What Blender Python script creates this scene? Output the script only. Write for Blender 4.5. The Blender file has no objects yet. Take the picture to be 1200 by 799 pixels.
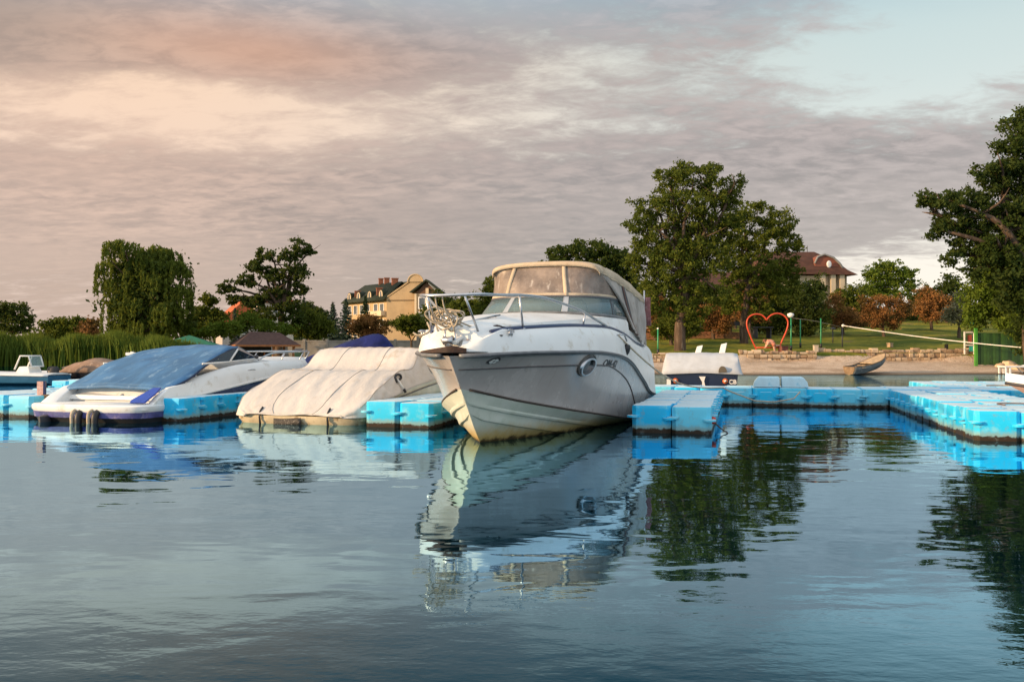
import bpy, math, random
import numpy as np
from mathutils import Vector, Matrix
R = math.radians
SC = bpy.context.scene
COL = SC.collection
rnd = random.Random(7)
F, HZ, CH = 1000.0, 412.0, 1.05        # focal length (px of the 1200 px frame), horizon row, eye height

def W(px, py, Y):                       # a photo pixel at distance Y -> world point
    return Vector(((px-600)/F*Y, Y, CH+(HZ-py)/F*Y))
def WX(px, Y): return (px-600)/F*Y
def WZ(py, Y): return CH+(HZ-py)/F*Y

def lerp(a, b, t): return a+(b-a)*t
def sstep(a, b, x):
    t = min(1, max(0, (x-a)/(b-a))); return t*t*(3-2*t)

class Pchip:
    def __init__(s, xs, ys):
        s.x = np.array(xs, float); s.y = np.array(ys, float)
        h = np.diff(s.x); d = np.diff(s.y)/h
        n = len(s.x); m = np.zeros(n)
        m[0], m[-1] = d[0], d[-1]
        for i in range(1, n-1):
            if d[i-1]*d[i] > 0:
                w1, w2 = 2*h[i]+h[i-1], h[i]+2*h[i-1]
                m[i] = (w1+w2)/(w1/d[i-1]+w2/d[i])
        s.m = m
    def __call__(s, t):
        t = min(max(t, s.x[0]), s.x[-1])
        i = int(min(max(np.searchsorted(s.x, t)-1, 0), len(s.x)-2))
        h = s.x[i+1]-s.x[i]; u = (t-s.x[i])/h
        return float((2*u**3-3*u*u+1)*s.y[i]+(u**3-2*u*u+u)*h*s.m[i]+(-2*u**3+3*u*u)*s.y[i+1]+(u**3-u*u)*h*s.m[i+1])

class MB:
    def __init__(s): s.v = []; s.f = []
    def add(s, vs, fs):
        o = len(s.v); s.v += [tuple(v) for v in vs]; s.f += [tuple(i+o for i in f) for f in fs]; return s
    def box(s, c, d, rz=0, M=None):
        x, y, z = d[0]/2, d[1]/2, d[2]/2
        vs = [Vector(p) for p in ((-x,-y,-z),(x,-y,-z),(x,y,-z),(-x,y,-z),(-x,-y,z),(x,-y,z),(x,y,z),(-x,y,z))]
        m = M if M is not None else Matrix.Rotation(rz, 3, 'Z')
        return s.add([m@v+Vector(c) for v in vs], [(3,2,1,0),(4,5,6,7),(0,1,5,4),(1,2,6,5),(2,3,7,6),(3,0,4,7)])
    def loft(s, rings, close=True, cap=True):
        n = len(rings[0]); vs = [p for r in rings for p in r]; fs = []
        for i in range(len(rings)-1):
            for j in range(n if close else n-1):
                k = (j+1) % n
                fs.append((i*n+j, i*n+k, (i+1)*n+k, (i+1)*n+j))
        if cap and close:
            fs.append(tuple(range(n-1, -1, -1))); fs.append(tuple((len(rings)-1)*n+j for j in range(n)))
        return s.add(vs, fs)
    def tube(s, pts, r, n=8, cap=True):
        pts = [Vector(p) for p in pts]
        if len(pts) < 2: return s
        rs = r if isinstance(r, (list, tuple)) else [r]*len(pts)
        up = None; rings = []
        for i, p in enumerate(pts):
            d = (pts[min(i+1, len(pts)-1)]-pts[max(i-1, 0)])
            if d.length < 1e-9: d = Vector((0,0,1))
            d.normalize()
            if up is None:
                up = d.orthogonal().normalized()
            up = (up-d*up.dot(d))
            if up.length < 1e-6: up = d.orthogonal()
            up.normalize(); b = d.cross(up)
            rings.append([p+(up*math.cos(a)+b*math.sin(a))*rs[i] for a in [2*math.pi*k/n for k in range(n)]])
        return s.loft(rings, True, cap)
    def bar(s, a, b, r, n=8): return s.tube([a, b], r, n)
    def lathe(s, prof, n=16, c=(0,0,0)):
        return s.loft([[(c[0]+r*math.cos(2*math.pi*k/n), c[1]+r*math.sin(2*math.pi*k/n), c[2]+z) for k in range(n)] for r, z in prof])
    def prism(s, pts, ext):                # planar polygon pushed along ext
        a = [Vector(p) for p in pts]; e = Vector(ext)
        return s.loft([a, [p+e for p in a]])
    def build(s, name, mat, parent=None, smooth=False, bevel=0, sub=0, solid=0):
        me = bpy.data.meshes.new(name); me.from_pydata(s.v, [], s.f); me.validate(); me.update()
        o = bpy.data.objects.new(name, me); COL.objects.link(o)
        if mat: me.materials.append(mat)
        if parent: o.parent = parent
        if smooth:
            me.polygons.foreach_set('use_smooth', [True]*len(me.polygons))
            if smooth is not True: me.set_sharp_from_angle(angle=R(smooth))
        if solid:
            m = o.modifiers.new('solid', 'SOLIDIFY'); m.thickness = solid; m.offset = 0
        if bevel:
            m = o.modifiers.new('bevel', 'BEVEL'); m.width = bevel; m.segments = 2; m.limit_method = 'ANGLE'
        if sub:
            m = o.modifiers.new('sub', 'SUBSURF'); m.levels = sub; m.render_levels = sub
        return o

def tag(o, label=None, cat=None, group=None, kind=None):
    if label: o['label'] = label
    if cat: o['category'] = cat
    if group: o['group'] = group
    if kind: o['kind'] = kind
    return o
def empty(name, loc=(0,0,0), rz=0, label=None, cat=None, group=None):
    o = bpy.data.objects.new(name, None); COL.objects.link(o)
    o.location = loc; o.rotation_euler = (0, 0, rz); o.empty_display_size = .2
    return tag(o, label, cat, group)
def inst(src, parent, loc, rz=0, sc=1):
    c = src.copy(); COL.objects.link(c); c.parent = parent; c.location = loc; c.rotation_euler = (0,0,rz)
    if sc != 1: c.scale = (sc, sc, sc)
    return c

# ------------------------------------------------------------------ materials
def nd(nt, typ, ins=None, **props):
    n = nt.nodes.new(typ)
    for k, v in props.items(): setattr(n, k, v)
    for k, v in (ins or {}).items():
        if isinstance(v, bpy.types.NodeSocket): nt.links.new(v, n.inputs[k])
        else: n.inputs[k].default_value = v
    return n
def math_(nt, op, a, b=0.5, c=0.0, clamp=False):
    n = nt.nodes.new('ShaderNodeMath'); n.operation = op; n.use_clamp = clamp
    for i, v in enumerate((a, b, c)):
        if isinstance(v, bpy.types.NodeSocket): nt.links.new(v, n.inputs[i])
        else: n.inputs[i].default_value = v
    return n.outputs[0]
def mix_(nt, f, a, b, blend='MIX'):
    n = nt.nodes.new('ShaderNodeMix'); n.data_type = 'RGBA'; n.blend_type = blend
    for s, v in ((n.inputs[0], f), (n.inputs[6], a), (n.inputs[7], b)):
        if isinstance(v, bpy.types.NodeSocket): nt.links.new(v, s)
        else: s.default_value = v if not isinstance(v, tuple) or len(v) == 4 else (*v, 1)
    return n.outputs[2]
def ramp_(nt, f, a, b):                    # smooth 0..1 between a and b
    n = nt.nodes.new('ShaderNodeMapRange'); n.interpolation_type = 'SMOOTHSTEP'; n.clamp = True
    nt.links.new(f, n.inputs[0]); n.inputs[1].default_value = a; n.inputs[2].default_value = b
    return n.outputs[0]
def noise_(nt, vec, scale, detail=4, rough=.55, dist=0):
    n = nt.nodes.new('ShaderNodeTexNoise')
    if vec is not None: nt.links.new(vec, n.inputs['Vector'])
    n.inputs['Scale'].default_value = scale; n.inputs['Detail'].default_value = detail
    n.inputs['Roughness'].default_value = rough; n.inputs['Distortion'].default_value = dist
    return n.outputs['Fac']
def new_mat(name):
    m = bpy.data.materials.new(name); m.use_nodes = True
    nt = m.node_tree; return m, nt, nt.nodes['Principled BSDF']

def mat(name, col, rough=.5, metal=0, var=.18, scale=3, col2=None, bump=0, bscale=20, spec=.5, stretch=None, wob=None):
    """plain weathered paint / plastic / cloth; var darkens in patches, col2 is a stain colour"""
    m, nt, b = new_mat(name)
    tc = nd(nt, 'ShaderNodeTexCoord').outputs['Object']
    v = tc
    if stretch: v = nd(nt, 'ShaderNodeMapping', {'Vector': tc, 'Scale': stretch}).outputs[0]
    n1 = noise_(nt, v, scale, 5, .6)
    dark = tuple(c*(1-var) for c in col)
    c = mix_(nt, ramp_(nt, n1, .35, .65), dark, col)
    if col2:
        n2 = noise_(nt, v, scale*2.3, 6, .65)
        c = mix_(nt, ramp_(nt, n2, .54, .72), c, col2)
    nt.links.new(c, b.inputs['Base Color'])
    rr = math_(nt, 'MULTIPLY_ADD', n1, .25, rough-.12, True)
    nt.links.new(rr, b.inputs['Roughness'])
    b.inputs['Metallic'].default_value = metal
    b.inputs['Specular IOR Level'].default_value = spec
    if bump:
        nb = noise_(nt, v, bscale, 4, .6)
        bp = nd(nt, 'ShaderNodeBump', {'Height': nb, 'Strength': bump, 'Distance': .02})
        nt.links.new(bp.outputs[0], b.inputs['Normal'])
    return m

def leaf_mat(name, a, b2, c3=None, trans=.40, rough=.7):
    m, nt, b = new_mat(name)
    ri = nd(nt, 'ShaderNodeNewGeometry').outputs['Random Per Island']
    tc = nd(nt, 'ShaderNodeTexCoord').outputs['Object']
    n = noise_(nt, tc, .55, 3, .6)
    c = mix_(nt, ri, a, b2)
    if c3: c = mix_(nt, ramp_(nt, n, .46, .62), c, c3)
    nt.links.new(c, b.inputs['Base Color']); b.inputs['Roughness'].default_value = rough
    b.inputs['Specular IOR Level'].default_value = .12
    tr = nd(nt, 'ShaderNodeBsdfTranslucent'); nt.links.new(mix_(nt, .5, c, (.14,.16,.02)), tr.inputs[0])
    mx = nd(nt, 'ShaderNodeMixShader', {0: trans}); nt.links.new(b.outputs[0], mx.inputs[1]); nt.links.new(tr.outputs[0], mx.inputs[2])
    nt.links.new(mx.outputs[0], nt.nodes['Material Output'].inputs[0])
    return m

def glass_mat(name, tint, alpha=.5, rough=.05):
    m, nt, b = new_mat(name)
    b.inputs['Base Color'].default_value = (*tint, 1); b.inputs['Roughness'].default_value = rough
    t = nd(nt, 'ShaderNodeBsdfTransparent'); t.inputs[0].default_value = (.75,.85,.88,1)
    mx = nd(nt, 'ShaderNodeMixShader', {0: alpha})
    nt.links.new(t.outputs[0], mx.inputs[1]); nt.links.new(b.outputs[0], mx.inputs[2])
    nt.links.new(mx.outputs[0], nt.nodes['Material Output'].inputs[0])
    return m

M = {}
M['chrome'] = mat('steel', (.55,.55,.56), .3, .9, .1)
M['white'] = mat('white_gelcoat', (.74,.75,.73), .35, 0, .06, 2, (.55,.52,.45))
M['white_paint'] = mat('white_paint', (.75,.74,.70), .5, 0, .1)
M['black'] = mat('black_rubber', (.015,.015,.016), .5)
M['dark'] = mat('dark_grey', (.05,.05,.055), .6)
M['navy'] = mat('navy_gelcoat', (.012,.018,.075), .25, 0, .2)
M['rope'] = mat('rope', (.50,.42,.31), .95, 0, .35, 30, spec=.1)
M['bark'] = mat('bark', (.11,.075,.05), .9, 0, .5, 4, (.2,.16,.12), .6, 12, .2, (1,1,.25))
M['green_paint'] = mat('green_paint', (.02,.26,.10), .45, 0, .25, 4)
M['concrete'] = mat('concrete', (.30,.28,.25), .9, 0, .25, .8, (.18,.16,.13), .2, 6, .2)
M['wood'] = mat('old_wood', (.25,.17,.10), .85, 0, .4, 5, (.12,.08,.05), .4, 20, .2)
# ------------------------------------------------------------------ camera, sky, sun
cam = bpy.data.cameras.new('camera'); camo = bpy.data.objects.new('camera', cam); COL.objects.link(camo)
cam.sensor_width = 36; cam.lens = 30.0; cam.clip_end = 6000; cam.clip_start = .05
camo.location = (0, 0, CH); camo.rotation_euler = (R(90)+math.atan(12.5/F), 0, 0)
SC.camera = camo
SC.view_settings.view_transform = 'Standard'; SC.view_settings.look = 'None'
SC.view_settings.exposure = .6; SC.view_settings.gamma = 1
SC.cycles.use_denoising = True
SC.cycles.max_bounces = 8; SC.cycles.transparent_max_bounces = 16
SC.cycles.sample_clamp_indirect = 4

SUN_AZ, SUN_EL = R(20), R(13)          # sun: to the left, a little behind the camera
sdir = Vector((-math.cos(SUN_AZ)*math.cos(SUN_EL), -math.sin(SUN_AZ)*math.cos(SUN_EL), math.sin(SUN_EL)))
sl = bpy.data.lights.new('sun', 'SUN'); sl.energy = 4.4; sl.angle = R(1.0); sl.color = (1, .66, .36)
so = bpy.data.objects.new('sun', sl); COL.objects.link(so)
so.rotation_euler = sdir.to_track_quat('Z', 'Y').to_euler()

w = bpy.data.worlds.new('World'); SC.world = w; w.use_nodes = True
nt = w.node_tree; nt.nodes.clear()
sky = nd(nt, 'ShaderNodeTexSky', sky_type='NISHITA', sun_disc=False)
sky.sun_elevation = SUN_EL; sky.sun_rotation = math.atan2(sdir.x, sdir.y)
sky.air_density = 1.0; sky.dust_density = 2.0
gd = nd(nt, 'ShaderNodeTexCoord').outputs['Generated']
sp = nd(nt, 'ShaderNodeSeparateXYZ', {0: gd})
dx, dy, dz = sp.outputs
zc = math_(nt, 'MAXIMUM', dz, 0.0)
den = math_(nt, 'ADD', zc, .15)
u = math_(nt, 'DIVIDE', dx, den); v = math_(nt, 'DIVIDE', dy, den)
pl = nd(nt, 'ShaderNodeCombineXYZ', {0: u, 1: v, 2: 0.0}).outputs[0]
plr = nd(nt, 'ShaderNodeMapping', {'Vector': pl, 'Rotation': (0,0,R(38)), 'Scale': (.6,1.0,1)}).outputs[0]
big = noise_(nt, plr, .85, 3, .5, .3)
fine = noise_(nt, plr, 7.5, 7, .66, .3)
bumpy = noise_(nt, nd(nt, 'ShaderNodeMapping', {'Vector': pl, 'Rotation': (0,0,R(32)), 'Scale': (.7,1.1,1)}).outputs[0], 15.0, 4, .6, .5)
az = math_(nt, 'DIVIDE', dx, math_(nt, 'MAXIMUM', math_(nt, 'SQRT', math_(nt, 'ADD', math_(nt, 'MULTIPLY', dx, dx), math_(nt, 'MULTIPLY', dy, dy))), .001))
right = ramp_(nt, az, -.45, .45)       # 0 left .. 1 right
high = ramp_(nt, dz, .02, .36)
# clear sky seen in the gaps, haze-lit by the low sun on the left
clearL = mix_(nt, high, (.64,.49,.42), (.76,.54,.38))
clearR = mix_(nt, high, (.80,.72,.63), (.46,.55,.54))
clear = mix_(nt, right, clearL, clearR)
# cloud undersides
cloudL = mix_(nt, high, (.49,.36,.30), (.56,.34,.225))
cloudR = mix_(nt, high, (.345,.315,.295), (.36,.305,.28))
cloud = mix_(nt, ramp_(nt, az, -.5, .12), cloudL, cloudR)
puff = math_(nt, 'MULTIPLY_ADD', bumpy, .5, math_(nt, 'MULTIPLY', fine, .5))
calm_c = ramp_(nt, noise_(nt, plr, 1.7, 2, .5), .35, .62)
puff = math_(nt, 'MULTIPLY_ADD', math_(nt, 'SUBTRACT', puff, .5), math_(nt, 'MULTIPLY', math_(nt, 'MULTIPLY_ADD', calm_c, .85, .45), math_(nt, 'MULTIPLY_ADD', ramp_(nt, dz, .06, .24), .75, .25)), .5)
cloud = mix_(nt, ramp_(nt, big, .36, .62), mix_(nt, .30, cloud, (.17,.16,.16)), mix_(nt, .12, cloud, (.6,.5,.44)))
cloud = mix_(nt, ramp_(nt, puff, .36, .64), mix_(nt, .40, cloud, (.15,.135,.135)), mix_(nt, .34, cloud, mix_(nt, right, (.66,.47,.37), (.52,.44,.42))))
def lobe(cx, cz, wx, wz, amp):
    a = math_(nt, 'DIVIDE', math_(nt, 'SUBTRACT', az, cx), wx); b = math_(nt, 'DIVIDE', math_(nt, 'SUBTRACT', dz, cz), wz)
    e = math_(nt, 'POWER', 2.718, math_(nt, 'MULTIPLY', math_(nt, 'ADD', math_(nt, 'MULTIPLY', a, a), math_(nt, 'MULTIPLY', b, b)), -1))
    return math_(nt, 'MULTIPLY', e, amp)
cloud = mix_(nt, lobe(-.54,.34,.13,.075,.8), cloud, (.27,.215,.18))      # thicker grey cloud high on the left
cloud = mix_(nt, lobe(-.29,.325,.13,.03,.75), cloud, (.50,.285,.19))     # a streak still catching the sun
# cover: broken puffs, thinner low on the right and in one band high on the left
cov = math_(nt, 'ADD', math_(nt, 'MULTIPLY', big, .9), math_(nt, 'MULTIPLY_ADD', fine, .85, -.015))
cov = math_(nt, 'ADD', cov, math_(nt, 'MULTIPLY_ADD', bumpy, .34, -.11))
def lobe(cx, cz, wx, wz, amp):
    a = math_(nt, 'DIVIDE', math_(nt, 'SUBTRACT', az, cx), wx); b = math_(nt, 'DIVIDE', math_(nt, 'SUBTRACT', dz, cz), wz)
    e = math_(nt, 'POWER', 2.718, math_(nt, 'MULTIPLY', math_(nt, 'ADD', math_(nt, 'MULTIPLY', a, a), math_(nt, 'MULTIPLY', b, b)), -1))
    return math_(nt, 'MULTIPLY', e, amp)
for L in ((-.42,.255,.24,.045,-.36), (.44,.31,.12,.055,-.45), (.42,.055,.18,.06,-.50), (-.12,.15,.35,.06,.25), (.12,.13,.22,.05,.28), (.3,.20,.2,.035,.2), (-.25,.33,.2,.035,.4), (-.56,.35,.14,.07,.6)):
    cov = math_(nt, 'ADD', cov, lobe(*L))
mask = ramp_(nt, cov, .60, .98)
fade = ramp_(nt, dz, .0, .05)
mask = math_(nt, 'MULTIPLY', mask, math_(nt, 'MULTIPLY_ADD', fade, .55, .45))
front = mix_(nt, mask, clear, cloud)
# overhead and behind, out of view: bright bluish sky added as fill light
up = ramp_(nt, dz, .52, .80)
back = ramp_(nt, dy, .25, -.35)
ob = math_(nt, 'MAXIMUM', up, back)
over = mix_(nt, ramp_(nt, big, .35, .65), (.60,.68,.78), (.90,.87,.86))
front = mix_(nt, ramp_(nt, dz, .31, .47), front, mix_(nt, ramp_(nt, fine, .35, .65), (.15,.32,.43), (.26,.43,.53)))  # blue added high in the sky to tint the water's reflection
tot = mix_(nt, ob, front, over)
b1 = nd(nt, 'ShaderNodeBackground', {0: sky.outputs[0], 1: .10})
b2 = nd(nt, 'ShaderNodeBackground', {0: tot, 1: .93})
ad = nd(nt, 'ShaderNodeMixShader', {0: .90}); nt.links.new(b1.outputs[0], ad.inputs[1]); nt.links.new(b2.outputs[0], ad.inputs[2])
wo = nd(nt, 'ShaderNodeOutputWorld'); nt.links.new(ad.outputs[0], wo.inputs[0])

# ------------------------------------------------------------------ ground and water
def shore(x):
    return lerp(60, 39.0, sstep(-9, 4, x)) + .5*math.sin(x*.35)+.3*math.sin(x*.9+1)
def ground_z(x, y):
    s = y-shore(x); k = sstep(-9, 3, x)
    if s < -3: return -1.0
    if s < 0: return -1.0*(-s/3)**.8
    if s < 7: r = .52*(s/7)
    elif s < 7.6: r = .52+(s-7)/.6*.48
    else: r = 1.0+.085*min(s-7.6, 50)+.012*max(0, min(s-57.6, 150))
    l = .22*min(1, s/2.5)+.02*max(0, min(s-36, 90))
    return lerp(l, r, k)+(.05*math.sin(x*.7+y*.31)*math.sin(y*.53-x*.2) if s > 9 else 0)
xs = sorted(set([round(-46+.7*i, 3) for i in range(132)] + [round(-46-1.5*1.22**i, 2) for i in range(28)] + [round(46+1.5*1.22**i, 2) for i in range(28)]))
ys = [32+.5*i for i in range(90)] + [77+.9*i for i in range(40)] + [113+2.0*1.13**i for i in range(42)]
g = MB()
g.v = [(x, y, ground_z(x, y)) for y in ys for x in xs]
nx = len(xs)
g.f = [(j*nx+i, j*nx+i+1, (j+1)*nx+i+1, (j+1)*nx+i) for j in range(len(ys)-1) for i in range(nx-1)]
m, nt, b = new_mat('ground')
tc = nd(nt, 'ShaderNodeTexCoord').outputs['Object']
att = nd(nt, 'ShaderNodeAttribute', attribute_name='sand').outputs['Fac']
n1 = noise_(nt, tc, .35, 6, .6); n2 = noise_(nt, tc, 2.2, 6, .65); n3 = noise_(nt, tc, 14, 3, .6)
grass = mix_(nt, ramp_(nt, n1, .38, .62), (.070,.095,.008), (.23,.205,.022))
grass = mix_(nt, ramp_(nt, n2, .5, .72), grass, (.03,.055,.008))
grass = mix_(nt, ramp_(nt, n1, .60, .72), grass, (.17,.12,.06))
sand = mix_(nt, ramp_(nt, n2, .35, .65), (.48,.36,.26), (.58,.46,.345))
sand = mix_(nt, ramp_(nt, n3, .54, .68), sand, (.20,.14,.09))
sand = mix_(nt, ramp_(nt, n1, .52, .66), sand, (.34,.25,.17))
zz = nd(nt, 'ShaderNodeSeparateXYZ', {0: tc}).outputs[2]
sand = mix_(nt, ramp_(nt, zz, .12, .0), sand, (.12,.085,.055))
sm = ramp_(nt, math_(nt, 'MULTIPLY_ADD', math_(nt, 'SUBTRACT', n2, .5), .7, att), .4, .6)
nt.links.new(mix_(nt, sm, grass, sand), b.inputs['Base Color']); b.inputs['Roughness'].default_value = .95
b.inputs['Specular IOR Level'].default_value = .15
bp = nd(nt, 'ShaderNodeBump', {'Height': math_(nt, 'ADD', n3, n2), 'Strength': .8, 'Distance': .08}); nt.links.new(bp.outputs[0], b.inputs['Normal'])
M['ground'] = m
go = g.build('ground', m, smooth=True); tag(go, 'sandy beach rising to the grassy park and bank behind the marina', 'ground', kind='structure')
a = go.data.attributes.new('sand', 'FLOAT', 'POINT')
a.data.foreach_set('value', [ (1-sstep(7.0, 7.8, y-shore(x)))*sstep(-3, 3, x) for y in ys for x in xs])

wm = MB(); wm.add([(-1500,-60,0),(1500,-60,0),(1500,75,0),(-1500,75,0)], [(0,1,2,3)])
m, nt, b = new_mat('water')
tc = nd(nt, 'ShaderNodeTexCoord').outputs['Object']
mp = nd(nt, 'ShaderNodeMapping', {'Vector': tc, 'Scale': (.55,1,1), 'Rotation': (0,0,R(8))}).outputs[0]
w1 = noise_(nt, mp, .55, 2, .5); w2 = noise_(nt, mp, 2.4, 2, .5, .4); w3 = noise_(nt, mp, 8, 2, .5)
calm = ramp_(nt, noise_(nt, mp, .12, 2, .5), .35, .65)
h = math_(nt, 'ADD', math_(nt, 'MULTIPLY', w1, .014), math_(nt, 'MULTIPLY', w2, .0052))
h = math_(nt, 'ADD', h, math_(nt, 'MULTIPLY', w3, math_(nt, 'MULTIPLY_ADD', calm, .0009, .0005)))
yy = nd(nt, 'ShaderNodeSeparateXYZ', {0: tc}).outputs[1]
w4 = noise_(nt, mp, 11, 3, .6)
breeze = math_(nt, 'MULTIPLY', ramp_(nt, yy, 4.6, 2.6), math_(nt, 'MULTIPLY_ADD', calm, .5, .5))     # a light breeze ruffles the open water nearer us
h = math_(nt, 'ADD', h, math_(nt, 'MULTIPLY', w4, math_(nt, 'MULTIPLY', breeze, .0030)))
bp = nd(nt, 'ShaderNodeBump', {'Height': h, 'Strength': 1.0, 'Distance': 1.0}); nt.nodes.remove(b)
df = nd(nt, 'ShaderNodeBsdfDiffuse', {0: (.001,.018,.026,1), 'Normal': bp.outputs[0]})
gl = nd(nt, 'ShaderNodeBsdfGlossy', {0: (.49,.79,1.0,1), 'Roughness': .02, 'Normal': bp.outputs[0]})
lw = nd(nt, 'ShaderNodeLayerWeight', {'Blend': .5, 'Normal': bp.outputs[0]}).outputs['Facing']
fr = math_(nt, 'MULTIPLY_ADD', ramp_(nt, lw, .57, .87), .90, .03)
mx = nd(nt, 'ShaderNodeMixShader', {0: fr}); nt.links.new(df.outputs[0], mx.inputs[1]); nt.links.new(gl.outputs[0], mx.inputs[2])
nt.links.new(mx.outputs[0], nt.nodes['Material Output'].inputs[0])
wo_ = wm.build('water', m); tag(wo_, 'calm dark blue green water reflecting boats, trees and sky', 'water', kind='structure')
# ------------------------------------------------------------------ floating docks of blue plastic cubes
m, nt, b = new_mat('blue_float_plastic')
tc = nd(nt, 'ShaderNodeTexCoord').outputs['Object']
oi = nd(nt, 'ShaderNodeObjectInfo').outputs['Random']
off = nd(nt, 'ShaderNodeCombineXYZ', {0: math_(nt, 'MULTIPLY', oi, 37.0), 1: math_(nt, 'MULTIPLY', oi, 91.0), 2: 0.0}).outputs[0]
vv = nd(nt, 'ShaderNodeVectorMath', {0: tc, 1: off}, operation='ADD').outputs[0]
n1 = noise_(nt, vv, 5, 5, .6); n2 = noise_(nt, vv, 16, 5, .65)
base = mix_(nt, oi, (.004,.42,.76), (.02,.53,.80))
base = mix_(nt, math_(nt, 'MULTIPLY', ramp_(nt, oi, .55, 1.0), .55), base, (.20,.56,.70))
base = mix_(nt, ramp_(nt, n1, .50, .72), base, (.16,.55,.70))
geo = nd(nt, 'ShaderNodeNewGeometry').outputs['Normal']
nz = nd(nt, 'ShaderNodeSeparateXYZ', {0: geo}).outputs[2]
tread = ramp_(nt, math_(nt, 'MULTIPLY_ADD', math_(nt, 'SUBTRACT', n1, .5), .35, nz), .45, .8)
base = mix_(nt, tread, base, mix_(nt, ramp_(nt, n2, .40, .7), (.56,.67,.71), (.44,.62,.70)))   # paler, mottled colour on upward faces
zz = nd(nt, 'ShaderNodeSeparateXYZ', {0: tc}).outputs[2]
za = math_(nt, 'MULTIPLY_ADD', math_(nt, 'SUBTRACT', n2, .5), .09, zz)
base = mix_(nt, ramp_(nt, za, .13, .06), base, (.20,.36,.38))
base = mix_(nt, ramp_(nt, za, .062, .04), base, (.035,.022,.012))       # algae line
sp_n = noise_(nt, vv, 34, 3, .7); gr_n = noise_(nt, vv, 9, 6, .75)
base = mix_(nt, math_(nt, 'MULTIPLY', ramp_(nt, gr_n, .54, .72), .6), base, (.20,.24,.23))            # grime
base = mix_(nt, math_(nt, 'MULTIPLY', tread, ramp_(nt, sp_n, .70, .74)), base, (.70,.70,.66))          # bird droppings
nt.links.new(base, b.inputs['Base Color']); b.inputs['Roughness'].default_value = .5; b.inputs['Specular IOR Level'].default_value = .3
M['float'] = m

def oct_ring(h, cut, z):
    return [(-h+cut,-h,z),(h-cut,-h,z),(h,-h+cut,z),(h,h-cut,z),(h-cut,h,z),(-h+cut,h,z),(-h,h-cut,z),(-h,-h+cut,z)]
def cube_mesh(seed, panel):
    r = random.Random(seed); mb = MB()
    mb.loft([oct_ring(.235,.05,-.08), oct_ring(.248,.055,-.05), oct_ring(.249,.055,.30), oct_ring(.246,.05,.33), oct_ring(.239,.045,.345), oct_ring(.22,.04,.35)])
    for k in range(4):
        a = k*math.pi/2; ca, sa = math.cos(a), math.sin(a)
        def T(p): return (p[0]*ca-p[1]*sa, p[0]*sa+p[1]*ca, p[2])
        # raised side panel with rounded outline
        pl = []
        for (cx, cz, a0) in ((.10,.25,0),(-.10,.25,90),(-.10,.11,180),(.10,.11,270)):
            for s in range(4):
                t = R(a0+30*s); pl.append((cx+.03*math.cos(t), -.243, cz+.03*math.sin(t)))
        inn = [(x*.9, -.256, .18+(z-.18)*.86) for x, y, z in pl]
        if panel: mb.loft([[T(p) for p in pl], [T(p) for p in inn]])
        # corner lug
        zl = (.165,.195,.165,.195)[k]
        prof = [(.228+.085*math.cos(R(30*i)), -.228+.085*math.sin(R(30*i))) for i in range(12)]
        mb.loft([[T((x, y, zl)) for x, y in prof], [T((x, y, zl+.024)) for x, y in prof]])
    n = 10                                   # coupling pin head
    mb.loft([[(.25+rr*math.cos(2*math.pi*i/n), .25+rr*math.sin(2*math.pi*i/n), z) for i in range(n)] for rr, z in ((.05,.30),(.05,.346),(.04,.350))])
    return mb
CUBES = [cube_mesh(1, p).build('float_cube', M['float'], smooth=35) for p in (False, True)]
used_proto = [False, False]
TH = R(15)                                   # docks: fingers point this far right of straight ahead
UX, UY = math.cos(TH), -math.sin(TH); VX, VY = math.sin(TH), math.cos(TH)
def dock(name, label, x, y, nu, nv, skip=(), group='blue floating dock sections', dz=0.0):
    root = empty(name, (x, y, dz), -TH, label, 'floating dock', group)
    for j in range(nv):
        for i in range(nu):
            if (i, j) in skip: continue
            loc = (.25+.5*i+rnd.uniform(-.006,.006), .25+.5*j+rnd.uniform(-.006,.006), rnd.uniform(-.012,.012))
            q = 1 if 'walkway' in name else 0
            if not used_proto[q]:
                used_proto[q] = True; c = CUBES[q]; c.parent = root; c.location = loc
            else: c = inst(CUBES[q], root, loc)
            c.rotation_euler = (rnd.uniform(-.008,.008), rnd.uniform(-.008,.008), rnd.uniform(-.006,.006))
    return root
# fingers (front-left corner, world)
dock('floating_dock', 'wide blue floating dock finger at the right edge of the photo', 5.47, 10.1, 3, 12)
dock('floating_dock', 'blue floating dock finger just right of the big white cabin cruiser', 1.56, 11.10, 2, 10)
dock('floating_dock', 'blue floating dock finger between the tan covered boat and the cabin cruiser', -2.06, 11.95, 2, 11)
dock('floating_dock', 'blue floating dock finger between the blue covered boat and the tan covered boat', -5.43, 12.93, 1, 12)
dock('floating_dock', 'blue floating dock finger at the left edge of the photo', -9.55, 14.05, 4, 12)
# walkway, in sections, its front edge on the line through (7.1,15.9) along U
def along(s): return 7.05+UX*s, 15.93+UY*s
x, y = along(0.03); dock('floating_walkway', 'blue floating walkway right of the dock corner, under the right edge fingers', x, y, 14, 3)
x, y = along(-3.47); dock('floating_walkway', 'stretch of blue floating walkway before the sandy beach and heart', x, y, 7, 2)
x, y = along(-8.47); dock('floating_walkway', 'stretch of blue floating walkway before the grey covered boat', x, y, 10, 2)
x, y = along(-13.47); dock('floating_walkway', 'stretch of blue floating walkway behind the tan covered boat', x, y, 10, 2)
x, y = along(-18.97); dock('floating_walkway', 'stretch of blue floating walkway behind the blue covered boat', x, y, 11, 2)
x, y = along(1.2); dock('floating_dock', 'blue floating dock finger reaching from the walkway towards the beach', x+VX*1.53, y+VY*1.53, 5, 7)
x, y = along(-8.3); dock('floating_dock', 'short blue floating dock finger left of the grey covered boat', x+VX*1.05, y+VY*1.05, 2, 5)
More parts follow.
